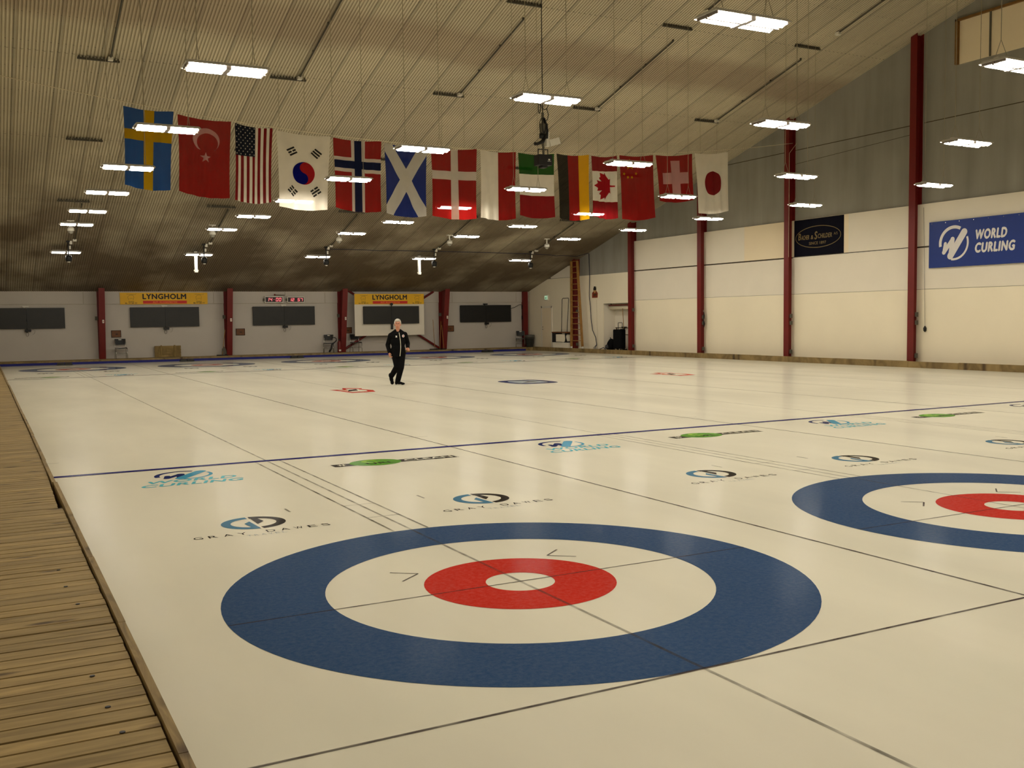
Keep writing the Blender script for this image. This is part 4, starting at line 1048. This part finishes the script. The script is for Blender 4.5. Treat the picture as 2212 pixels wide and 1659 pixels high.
for i, (x, r, lb) in enumerate(CH):
    o = ch if i == 0 else dup(ch)
    o.location = (x, 40.6, ZD); o.rotation_euler = (0, 0, r); tag(o, lb, 'chair', 'black stacking chairs along the far wall')
# small timber pallet leaning on the wall
t = thing('timber_crate', 'low slatted timber crate standing against the far wall', 'crate', (3.77, 40.72, ZD))
MB().box((.02, .12, 0), (1.1, .26, .46)).build('crate_body', CRATEW, t)
for i in range(4): m = MB(); m.box((0, .09, .005+i*.128), (1.12, .12, .005+i*.128+.112)); m.build('slat', CRATEW, t)
for x in (.25, .82): m = MB(); m.box((x, .06, 0), (x+.06, .09, .53)); m.build('batten', CRATEW, t)
# brooms and pushers by the columns
def pusher(x, y, tilt, hgt, lab, w_=.5, yaw=0.0, light=True):
    t = thing('ice_broom', lab, 'broom', (x, y, ZD), yaw)
    m = MB(); m.cyl((0, 0, .05), (tilt, .1, hgt), .014, n=8); m.build('handle', LADW if light else BLACK, t)
    m = MB(); m.box((-w_/2, -.04, 0), (w_/2, .04, .05)); m.build('head', BLACK, t)
    return t
t = pusher(6.62, 40.45, .17, 1.17, 'push broom with a pale handle leaning on the second column', .5)
m = MB(); m.prism([(-.02, .06), (.20, .08), (.16, .30), (.08, .42), (.0, .30)], .05); m.build('scoop', GREYF, t)
pusher(17.05, 40.45, -.04, 1.50, 'tall push broom with a pale handle left of the fourth column', .55)
t = pusher(17.28, 40.35, .12, 1.42, 'push broom leaning on the fourth column, its handle tilted right', .36, .0)
t = pusher(17.44, 40.22, -.06, 1.22, 'shorter broom crossing the tilted one at the fourth column', .2)
# fire extinguisher and hose
t = thing('fire_extinguisher', 'red fire extinguisher standing left of the third column', 'extinguisher', (12.10, 40.45, ZD))
m = MB(); m.lathe([(.085, 0), (.09, .02), (.09, .45), (.07, .52), (.03, .56)], n=16); m.build('cylinder', RED, t, True)
m = MB(); m.cyl((0, 0, .56), (0, 0, .62), .02, n=8); m.box((-.03, -.08, .6), (.03, .04, .63)); m.build('valve', BLACK, t)
m = MB(); m.box((-.05, -.093, .06), (.05, -.085, .14)); m.build('label', WHITEPL, t)
t = thing('vacuum_hose', 'black vacuum hose looped over the chair left of the extinguisher', 'hose', (11.85, 40.3, ZD))
m = MB(); m.tube([(-.2, 0, .62), (-.12, 0, .70), (-.02, 0, .72), (.06, 0, .66), (.06, 0, .57), (-.05, 0, .47), (-.16, 0, .40), (-.2, 0, .2), (-.3, 0, .04)], [.02, .02, .02, .02, .025, .03, .04, .045, .045], 8); m.build('hose', BLACK, t, True)
# bin
t = thing('waste_bin', 'tall black waste bin with a liner in the far right corner', 'bin', (22.42, 40.35, ZD))
m = MB(); m.lathe([(.17, 0), (.18, .02), (.235, .58), (.25, .60), (.25, .62), (.225, .61), (.21, .5), (.17, .05)], n=20); m.build('bin_body', mat('bin_grey', (52, 52, 46), .5), t, True)
m = MB(); m.lathe([(.238, .44), (.252, .62), (.235, .64), (.245, .46)], n=20); m.build('liner', mat('bin_liner', (86, 84, 76), .4), t, True)
# cable trunk by the corner screens
m = MB(); m.tube([(21.63, 40.9, 2.18), (21.85, 40.92, 2.24), (22.1, 40.92, 2.36), (22.27, 40.92, 2.38), (22.29, 40.92, 2.3), (22.29, 40.92, .3)], .012, 6)
for z in (2.15, 1.6, .7): m.box((22.27, 40.89, z), (22.31, 40.95, z+.2))
tag(m.build('corner_cable', BLACK, None, True), 'black cable from the rightmost screens down the corner column', 'cable')

# ---------------------------------------------------------------- right wall things
XP = XR-.05
t = empty('door_1', (XP, 39.54, ZD)); t['kind'] = 'structure'
m = MB(); m.box((-.03, -1.09, 0), (0, 0, 2.11)); m.box((-.05, -.1, 0), (-.03, 0, 2.11), 0); m.box((-.05, -1.09, 2.03), (-.03, 0, 2.11)); m.box((-.05, -1.09, 0), (-.03, -1.04, 2.11)); m.build('door_frame', WHITEP, t)
m = MB(); m.box((-.045, -1.035, .01), (-.031, -.11, 2.02)); dl_ = m.build('door_leaf', CREAMP, t)
m = MB(); m.cyl((-.045, -.18, .93), (-.09, -.18, .93), .012, n=8); m.cyl((-.085, -.18, .93), (-.085, -.28, .93), .01, n=8); m.cyl((-.045, -.18, 1.05), (-.065, -.18, 1.05), .022, n=10); m.build('door_handle', BROWN, dl_)
t = thing('exit_sign', 'small lit green and white exit sign above the side door', 'sign', (XP, 38.98, 2.57))
MB().box((-.06, -.16, 0), (0, .16, .25)).build('case', WHITEPL, t)
MB().box((-.064, -.14, .03), (-.06, .14, .22)).build('face', EXITM, t)
m = MB(); m.box((-.067, -.03, .05), (-.064, .02, .16)); m.box((-.067, .03, .09), (-.064, .1, .12)); m.box((-.067, -.02, .17), (-.064, .01, .2)); m.build('pictogram', mat('exit_green', (20, 120, 60), .4), t)
# ice scraper with its tall loop handle standing on a white bench
t = thing('low_bench', 'low white bench under the ice scraper beside the first wall column', 'bench', (22.38, 36.62, ZD))
MB().box((-.22, -.47, 0), (.22, .9, .26)).build('bench_body', WHITEP, t)
MB().box((-.26, -.49, .26), (.24, .80, .30)).build('bench_top', WHITEPL, t)
t = thing('ice_scraper', 'brown-topped ice scraper with black ends and a tall loop handle', 'scraper', (22.36, 36.66, ZD+.30))
MB().box((-.18, -.40, .03), (.16, .76, .40)).build('body', LOWP, t)
MB().box((-.19, .58, -.0), (.17, .94, .50)).build('end_cover', BLACK, t)
m = MB(); m.prism([(-.5, .47), (-.28, .47), (-.28, .4), (-.33, .2), (-.29, .06), (-.17, .0), (-.5, .0), (-.5, .06), (-.37, .06), (-.39, .3), (-.37, .42), (-.5, .42)], .34); m.xf(Matrix.Translation((-.19, 0, 0)) @ Matrix(((0, 1, 0, 0), (1, 0, 0, 0), (0, 0, 1, 0), (0, 0, 0, 1)))); m.build('end_cover', BLACK, t)
m = MB(); m.box((-.22, -.52, .47), (.18, .94, .52)); m.build('top_cover', PLAQ, t)
m = MB(); m.tube([(-.05, .26, .52), (-.02, .22, 2.10), (.0, .17, 2.16), (.0, -.35, 2.16), (-.02, -.40, 2.10), (-.05, -.28, .52)], .018, 8); m.build('loop_handle', DARKST, t, True)
# wooden ladder
t = thing('wooden_ladder', 'tall tapering wooden ladder leaning beside the first wall column', 'ladder', (22.33, 35.32, ZD))
ys = [(.70, .68), (-.30, .14)]     # foot and head offsets in y of the two stiles
top = 4.22; lean = .02
for a, b in ys:
    m = MB(); 
    vs = []
    for z, yy, xx in ((.12, a, 0), (top, b, lean)):
        vs += [(xx-.05, yy-.04, z), (xx+.05, yy-.04, z), (xx+.05, yy+.04, z), (xx-.05, yy+.04, z)]
    m.add(vs, [(0,3,2,1),(4,5,6,7),(0,1,5,4),(1,2,6,5),(2,3,7,6),(3,0,4,7)]); m.build('stile', LADW, t)
    m = MB(); m.box((-.035, a-.04, 0), (.035, a+.04, .13)); m.build('foot', WHITEPL, t)
for i in range(16):
    z = .40+i*.272; k = (z-.12)/(top-.12); ya, yb = ys[0][0]+(ys[0][1]-ys[0][0])*k, ys[1][0]+(ys[1][1]-ys[1][0])*k
    MB().box((lean*k-.02, yb, z-.018), (lean*k+.02, ya, z+.018)).build('rung', LADW, t)
# painted cut-out figure
t = thing('painted_figure', 'small painted cut-out of a bearded figure in a dark cap, high on the right wall', 'cut-out', (XP, 34.42, 2.53))
def yz(mb, dx=0): mb.v = [(-dx, -x, z) for x, z, _ in mb.v]; return mb
def slab(pts, x0, x1, mt, nm):
    m = MB(); m.prism(pts, x1-x0); m.v = [(x0+y, -x, z) for x, y, z in m.v]; m.build(nm, mt, t)
slab([(-.28, 0), (.28, 0), (.31, .06), (.31, .28), (.2, .38), (.14, .40), (-.13, .40), (-.25, .30), (-.3, .15)], -.02, -.001, CREAMP, 'board')
slab([(-.24, .05), (.22, .05), (.24, .26), (.1, .38), (-.08, .38), (-.24, .28)], -.03, -.02, mat('figure_red', (128, 50, 26), .6, var=.3, scale=14), 'torso')
slab(circ(0, .38, .09, .11, 14), -.034, -.03, mat('figure_face', (190, 150, 90), .6), 'face')
slab([(-.12, .40), (.12, .40), (.11, .50), (.05, .58), (-.05, .59), (-.11, .50)], -.038, -.034, BLACK, 'cap')
slab([(-.10, .22), (.10, .24), (.14, .18), (.02, .12), (-.12, .16)], -.036, -.030, BROWN, 'beard')
# recess contents
t = thing('roller_screen', 'rolled white screen with a dark red bar at the top of the recess', 'roller', (XR+.3, 32.55, 2.08))
m = MB(); m.cyl((0, -1.15, .02), (0, 1.1, .02), .10, n=16); m.build('roll', LOWP, t, True)
m = MB(); m.box((-.13, -1.15, .1), (-.08, 1.1, .15)); m.build('top_bar', RED, t)
for s in (-1.1, 1.05): MB().box((-.02, s, .12), (.02, s+.04, .21)).build('hanger', STEEL, t)
t = thing('wall_rails', 'two dark horizontal rails with hooks along the back of the recess', 'rack', (XR+.61, 32.6, ZD))
for z in (.68, 1.0):
    m = MB(); m.box((-.03, -1.18, z), (-.0, 1.1, z+.025)); m.build('rail', BROWN, t)
for y_, z_ in ((.35, 1.0), (-.5, 1.0), (-.55, .68)): m = MB(); m.box((-.1, y_-.2, z_+.02), (-.03, y_+.15, z_+.06)); m.box((-.1, y_-.03, z_-.08), (-.03, y_+.02, z_+.02)); m.build('hook', BLACK, t)
m = MB(); m.box((-.02, 1.0, 0), (0.02, 1.05, 1.03)); m.build('upright', BROWN, t)
t = pusher(XR+.25, 32.45, 0, 1.9, 'long pale-handled broom standing in the recess behind the suitcase', .3, PI/2)
t = thing('suitcase', 'upright black wheeled suitcase with its handle raised, by the recess', 'suitcase', (22.62, 32.32, ZD+.02), .0)
m = MB(); m.box((-.14, -.33, .05), (.14, .33, .93)); b_ = m.build('case_body', BLACKM, t)
bv = b_.modifiers.new('b', 'BEVEL'); bv.width = .05; bv.segments = 3
m = MB(); m.tube([(.08, .20, .92), (.08, .20, 1.20), (.08, .18, 1.23), (.08, -.10, 1.23), (.08, -.12, 1.20), (.08, -.12, .92)], .014, 8); m.build('pull_handle', BLACK, t, True)
m = MB(); m.box((-.02, -.36, .93), (.05, -.1, .95)); m.build('grip', BLACK, t)
for sx in (-1, 1):
    for sy in (-1, 1): m = MB(); m.cyl((sx*.1, sy*.26-.015, .015), (sx*.1, sy*.26+.015, .015), .035, n=12); m.build('wheel', BLACK, t)
t = thing('backpack', 'dark slouching backpack on the floor left of the suitcase', 'bag', (22.66, 33.15, ZD))
m = MB(); m.lathe([(.18, 0), (.23, .06), (.24, .2), (.20, .36), (.12, .48), (.03, .52)], n=14); m.v = [(x*.7, y-.12*(z/.5), z) for x, y, z in m.v]; m.build('bag_body', BLACKM, t, True)
m = MB(); m.lathe([(.08, 0), (.11, .05), (.09, .16), (.02, .2)], (-.15, .0, .06), 10); m.build('pocket', mat('bag_grey', (60, 60, 62), .7), t, True)
m = MB(); m.tube([(.0, -.02, .5), (-.04, -.1, .58), (-.06, -.2, .5)], .012, 6); m.build('strap', BLACK, t, True)
# banner with curling emblem
def wallpt(mb, x): mb.v = [(x, -a, b) for a, b, _ in mb.v]; return mb
t = thing('curling_banner', 'large blue banner with white curling emblem and lettering on the right wall', 'banner', (XR-.13, 15.57, 3.02))
MB().box((0, -4.2, 0), (.015, 0, 1.38)).build('sheet', BBLUE, t)
m = MB()
emblem(m, .88, .70, .52, 0, 0, 0, 0)
m.v = [(-.004-z*4, -a, b) for a, b, z in m.v]; m.build('emblem', BWHITE, t)
m = MB()
m.join(text_mb('WORLD', 1.03, .30, .06, 0, 0, .12), T(1.58, .74)); m.join(text_mb('CURLING', 1.28, .30, .06, 0, 0, .12), T(1.58, .36))
m.v = [(-.004-z*4, -a, b) for a, b, z in m.v]; m.build('lettering', BWHITE, t)
m = MB()
for i in range(9): m.cyl((-.004, -.1-i*.48, 1.33), (.001, -.1-i*.48, 1.33), .012, n=8)
m.build('eyelets', CHROME, t)
for i in range(3): MB().box((.015, -.4-i*1.6, 1.2), (.08, -.3-i*1.6, 1.25)).build('spacer', GREYF, t)
t = thing('round_cord_weight', 'small black weight on a cord beside the nearest visible column', 'weight', (XR-.08, 15.72, 1.18))
m = MB(); m.lathe([(.01, -.1), (.045, -.06), (.05, .02), (.01, .09)], (0, 0, 0), 12); m.build('weight', BLACK, t, True)
m = MB(); m.cyl((0, 0, .08), (.0, .1, 3.7), .005, n=5); m.build('cord', DARKST, t)
# navy sign with gold oval
t = thing('oval_name_sign', 'dark navy sign with gold oval and lettering right of the fourth column', 'sign', (XR-.06, 21.36, 3.71))
W_, H_ = 2.31, 1.27
MB().box((0, -W_, 0), (.01, 0, H_)).build('board', NAVY, t)
m = MB(); n = 64; cxx, czz = W_*.49, H_*.50; ra, rb = W_*.46, H_*.30
vs = []
for i in range(n):
    a = 2*PI*i/n; vs += [(cxx+ra*math.cos(a), czz+rb*math.sin(a), 0), (cxx+(ra-.025)*math.cos(a), czz+(rb-.025)*math.sin(a), 0)]
m.add(vs, [(2*i, 2*((i+1) % n), 2*((i+1) % n)+1, 2*i+1) for i in range(n)])
m.v = [(-.003, -a, b) for a, b, _ in m.v]; m.build('gold_oval', GOLD, t)
m = MB()
m.join(text_mb('B', .13, .24, .03, 0, 0, .1), T(.2, .56)); m.join(text_mb('ACHER', .38, .16, .03, 0, 0, .1), T(.35, .56)); m.join(text_mb('&', .12, .14, .03, 0, 0, .1), T(.80, .56))
m.join(text_mb('S', .13, .28, .03, 0, 0, .1), T(.97, .54)); m.join(text_mb('CHILDER', .66, .16, .03, 0, 0, .1), T(1.13, .57)); m.join(text_mb('A/S', .17, .09, .0), T(1.87, .64))
m.join(text_mb('SINCE 1897', .80, .10, .02), T(.72, .37))
m.v = [(-.003-e, -a, b) for a, b, e in m.v]; m.build('lettering', GOLD, t)
# hatch high on the gable with timber frame
t = empty('window_1', (XR, 14.79, 8.93)); t['kind'] = 'structure'
m = MB(); m.box((-.02, -5.0, 0), (-.004, 0, 1.3)); m.build('shutter_panel', CREAMP, t)
m = MB(); m.box((-.10, -.1, 0), (0, 0, 1.3)); m.box((-.10, -5.0, 1.24), (0, 0, 1.3)); m.build('frame', mat('frame_timber', (120, 84, 34), .7, var=.2), t)
m = MB(); m.box((-.05, -1.15, 0), (-.02, -1.10, 1.24)); m.build('mullion', GREYF, t)

t = thing('hanging_strap', 'black strap and clips hanging beside the column left of the fourth one', 'strap', (XR-.2, 26.22, 1.2))
m = MB(); m.tube([(0, 0, .62), (0, -.02, .45), (0, .03, .3), (0, -.03, .15), (0, .0, .0)], [.015, .03, .02, .035, .012], 6); m.build('strap', BLACK, t, True)
m = MB(); m.cyl((0, .03, .62), (0, .03, .70), .012, n=6); m.cyl((0, .045, .66), (0, -.02, .66), .008, n=6); m.build('clip', CHROME, t)
# ---------------------------------------------------------------- the running man
def sphere(mb, c, r, n=12, k=8):
    prof = [(r*math.sin(PI*i/k), -r*math.cos(PI*i/k)) for i in range(k+1)]
    prof[0] = (1e-4, -r); prof[-1] = (1e-4, r)
    mb.lathe(prof, c, n)
def capsule(mb, p, q, r0, r1, n=14):
    mb.cyl(p, q, r0, r1, n); sphere(mb, p, r0, n); sphere(mb, q, r1, n)
def ellips(mb, c, rx, ry, rz, n=18, k=12, rot=None):
    t_ = MB(); sphere(t_, (0, 0, 0), 1, n, k); mx = Matrix.Translation(c) @ (rot or Matrix.Identity(4)) @ Matrix.Diagonal((rx, ry, rz, 1)); mb.join(t_, mx)
def remesh(mb, name, m, parent, voxel, smooth=4):
    o = mb.build(name, m, None)
    r = o.modifiers.new('r', 'REMESH'); r.mode = 'VOXEL'; r.voxel_size = voxel
    s = o.modifiers.new('s', 'SMOOTH'); s.factor = .5; s.iterations = smooth
    dg = bpy.context.evaluated_depsgraph_get(); me = bpy.data.meshes.new_from_object(o.evaluated_get(dg))
    me.polygons.foreach_set('use_smooth', [True]*len(me.polygons))
    me.materials.clear(); me.materials.append(m)
    old = o.data; o.modifiers.clear(); o.data = me; bpy.data.meshes.remove(old)
    if parent: o.parent = parent
    return o
# joints in the figure's own frame: +x image right, -y towards the camera
J = dict(hl=(-.085, .02, .84), hr=(.085, 0, .84), kl=(-.035, -.06, .48), al=(-.19, .22, .22), kr=(.06, -.10, .455), ar=(-.03, .06, .095),
         sl=(-.178, 0, 1.27), sr=(.172, 0, 1.29), el=(-.262, .08, 1.03), wl=(-.225, -.03, .835), er=(.245, .12, 1.06), wr=(.245, -.08, .955),
         nk=(0, .0, 1.36), hd=(0, -.01, 1.555))
root_p = (6.43, 18.40, 0.0); face = -math.atan2(root_p[0]-CAM[0], root_p[1]-CAM[1])
b = MB()
V = lambda k: Vector(J[k])
capsule(b, J['hl'], J['kl'], .078, .055); capsule(b, J['kl'], J['al'], .053, .036); capsule(b, J['hr'], J['kr'], .078, .055); capsule(b, J['kr'], J['ar'], .053, .036)
ellips(b, (0, 0, .90), .155, .11, .13); ellips(b, (0, .0, 1.08), .145, .105, .20); ellips(b, (0, .0, 1.22), .165, .11, .14)
capsule(b, J['sl'], J['el'], .05, .038); capsule(b, J['el'], J['wl'], .038, .026); capsule(b, J['sr'], J['er'], .05, .038); capsule(b, J['er'], J['wr'], .038, .026)
capsule(b, (0, .01, 1.30), (0, 0, 1.46), .062, .056)
# head: skull, jaw, nose, ears, lips, brow
ellips(b, (0, .015, 1.575), .078, .098, .108); ellips(b, (0, -.02, 1.50), .062, .075, .075); ellips(b, (0, -.055, 1.452), .030, .026, .025)
ellips(b, (0, -.098, 1.533), .0135, .020, .028); ellips(b, (0, -.105, 1.519), .016, .013, .011)
ellips(b, (0, -.082, 1.583), .055, .015, .010)
for s in (-1, 1): ellips(b, (s*.080, .02, 1.545), .010, .020, .032); ellips(b, (s*.035, -.066, 1.525), .022, .018, .022)
ellips(b, (0, -.090, 1.488), .025, .010, .0055); ellips(b, (0, -.088, 1.476), .021, .010, .007)
# feet inside the shoes
capsule(b, J['al'], (-.185, .19, .14), .034, .028); capsule(b, J['ar'], (.01, .02, .06), .034, .026)
def hand(b, wrist, d, side, palm_n, curl):
    """palm, five unequal curled fingers; d = direction, side = thumb side"""
    w0 = Vector(wrist); d = Vector(d).normalized(); sd = Vector(side); sd = (sd-d*sd.dot(d)).normalized(); pn = d.cross(sd).normalized()*palm_n
    capsule(b, w0, w0+d*.03, .026, .028)
    for i in range(4):
        off = sd*(.030-.020*i); a = w0+d*.03+off*.8; k = w0+d*.090+off
        capsule(b, a, k, .014, .0115)
        ln = (.040, .045, .041, .032)[i]; dd = (d*math.cos(curl)+pn*math.sin(curl)); p1 = k+dd*ln
        capsule(b, k, p1, .0095, .0085); d2 = (d*math.cos(curl*2.0)+pn*math.sin(curl*2.0)); p2 = p1+d2*ln*.65; capsule(b, p1, p2, .0083, .0075)
        d3 = (d*math.cos(curl*2.7)+pn*math.sin(curl*2.7)); capsule(b, p2, p2+d3*ln*.45, .0074, .0068)
    th = w0+d*.025+sd*.028; t1 = th+(d*.6+sd*.7+pn*.25).normalized()*.042; capsule(b, th, t1, .0135, .011); t2 = t1+(d*.85+sd*.15+pn*.5).normalized()*.030; capsule(b, t1, t2, .0105, .009)
hand(b, J['wl'], (.05, -.35, -.9), (.3, -.9, -.1), -1, .80)
hand(b, J['wr'], (-.02, -.62, -.75), (-.9, -.2, .1), -1, .80)
root = remesh(b, 'person', SKINM, None, .0062, 3)
root.location = root_p; root.rotation_euler = (0, 0, face)
tag(root, 'grey-haired person in a black zipped jacket, black trousers and trainers, jogging over the ice', 'person')
# trousers
b = MB()
capsule(b, J['hl'], J['kl'], .108, .082); capsule(b, J['kl'], tuple(V('kl').lerp(V('al'), 1.0)), .080, .066); capsule(b, J['hr'], J['kr'], .108, .082); capsule(b, J['kr'], tuple(V('kr').lerp(V('ar'), 1.0)), .080, .068)
ellips(b, (0, .01, .85), .175, .13, .12)
remesh(b, 'trousers', BLACKM, root, .011, 5)
# jacket
b = MB()
ellips(b, (0, 0, 1.25), .205, .135, .13); ellips(b, (0, -.005, 1.10), .19, .138, .20); ellips(b, (.0, -.01, .92), .180, .145, .18); b.lathe([(.168, .72), (.178, .74), (.175, .95)], (0, -.005, 0), 24, 0, Matrix.Diagonal((1.0, .80, 1, 1)))
capsule(b, J['sl'], J['el'], .074, .060); capsule(b, J['el'], tuple(V('el').lerp(V('wl'), .95)), .062, .046); capsule(b, J['sr'], J['er'], .074, .060); capsule(b, J['er'], tuple(V('er').lerp(V('wr'), .93)), .062, .046)
capsule(b, (-.15, .0, 1.30), (-.06, .01, 1.36), .06, .065); capsule(b, (.15, .0, 1.30), (.06, .01, 1.36), .06, .065)
jk = remesh(b, 'jacket', BLACKM, root, .010, 4)
# front surface of the jacket, for zip and badges
bmj = bmesh.new(); bmj.from_mesh(jk.data)
from mathutils.bvhtree import BVHTree
tree = BVHTree.FromBMesh(bmj)
def surf(x, z, off=.003):
    h = tree.ray_cast(Vector((x, -1, z)), Vector((0, 1, 0)))
    return (x, (h[0].y if h[0] else -.12)-off, z)
m = MB(); pz = []
for i in range(25):
    z = 1.345-.60*i/24; x = .03+.035*math.sin(i/24*PI*.9)+.00*i; pz.append((x, z))
for (x, z), (x2, z2) in zip(pz[:-1], pz[1:]):
    a, c1, d1, e1 = surf(x-.007, z), surf(x+.007, z), surf(x2+.007, z2), surf(x2-.007, z2); m.add([a, c1, d1, e1], [(0, 3, 2, 1)])
zp = m.build('zip', mat('zip_silver', (220, 214, 190), .4, .3), jk)
def badge(cx, cz, poly_, mt, nm, off=.004):
    m = MB(); m.poly([(cx+a, cz+b_) for a, b_ in poly_], 0); m.v = [surf(x, z, off) for x, z, _ in m.v]; m.build(nm, mt, jk)
badge(.135, 1.255, circ(0, 0, .032, .036, 16), BWHITE, 'badge'); badge(.138, 1.255, [(-.010, -.02), (.006, -.02), (.008, .02), (-.006, .022)], BRED, 'badge_mark', .007)
badge(-.045, 1.245, [(-.022, -.022), (.028, -.026), (.020, -.004), (.028, .018), (-.020, .022), (-.006, 0)], BWHITE, 'chest_logo')
bmj.free()
# stand-up collar
b = MB(); n = 20; vs = []
for j, (r, z) in enumerate(((.082, 1.34), (.078, 1.425), (.070, 1.425), (.074, 1.34))):
    for i in range(n+1):
        a = math.radians(-60)+math.radians(300)*i/n; vs.append((r*1.08*math.cos(a), .012+r*math.sin(a), z+(.012 if j in (1, 2) else 0)*math.sin(a)))
b.add(vs, [(j*(n+1)+i, j*(n+1)+i+1, ((j+1) % 4)*(n+1)+i+1, ((j+1) % 4)*(n+1)+i) for j in range(4) for i in range(n)])
b.build('collar', BLACKM, jk, True)
# hair, eyes, brows, lips
b = MB(); ellips(b, (0, .035, 1.60), .088, .095, .098); ellips(b, (0, -.045, 1.655), .070, .050, .038); ellips(b, (-.03, -.060, 1.65), .045, .035, .030)
for s in (-1, 1): ellips(b, (s*.074, .015, 1.585), .017, .05, .045)
remesh(b, 'hair', HAIRM, root, .007, 2)
for s in (-1, 1):
    m = MB(); ellips(m, (s*.030, -.086, 1.562), .0125, .006, .0065); m.build('eye', mat('eye_white', (200, 190, 180), .4), root, True)
    m = MB(); ellips(m, (s*.030, -.0915, 1.562), .006, .003, .006); m.build('iris', mat('eye_dark', (40, 34, 30), .3), root, True)
    m = MB(); ellips(m, (s*.032, -.096, 1.584), .022, .005, .0045); m.build('eyebrow', mat('brow_grey', (120, 96, 80), .8), root, True)
m = MB(); ellips(m, (0, -.099, 1.483), .022, .004, .0045); m.build('mouth', mat('lip_red', (140, 62, 56), .6), root, True)
# trainers
def shoe(ankle, toe, up, nm='trainer'):
    a = Vector(ankle); d = Vector(toe)-a; L0 = d.length; d.normalize(); up = Vector(up); up = (up-d*up.dot(d)).normalized(); sd = d.cross(up)
    mx = Matrix(((sd.x, d.x, up.x, a.x), (sd.y, d.y, up.y, a.y), (sd.z, d.z, up.z, a.z), (0, 0, 0, 1)))
    m = MB(); ellips(m, (0, -.01, .05), .050, .070, .056); ellips(m, (0, .09, .038), .050, .10, .044); ellips(m, (0, .18, .03), .048, .055, .034); ellips(m, (0, .01, .095), .050, .055, .05)
    m.xf(mx); o = remesh(m, nm, BLACKM, root, .008, 2)
    m = MB(); pts_ = [(.036*math.cos(t)*(1.12 if math.sin(t) > 0 else 1), .075+.150*math.sin(t)) for t in [2*PI*i/24 for i in range(24)]]
    q = MB().poly(pts_, 0); 
    k = len(pts_); vs = [(x, y, -.005) for x, y in pts_]+[(x*1.12, y*1.02, .018) for x, y in pts_]
    m.add(vs, [(i, (i+1) % k, (i+1) % k+k, i+k) for i in range(k)]+[tuple(range(k-1, -1, -1)), tuple(range(k, 2*k))])
    m.xf(mx); m.build('sole', mat('sole_white', (214, 210, 200), .5), o); return o
shoe((-.035, .05, .007), (.14, -.10, .007), (0, 0, 1))
shoe((-.205, .245, .21), (-.165, .165, .03), (.1, -.9, -.35))

# label any child whose look differs is done above; finished
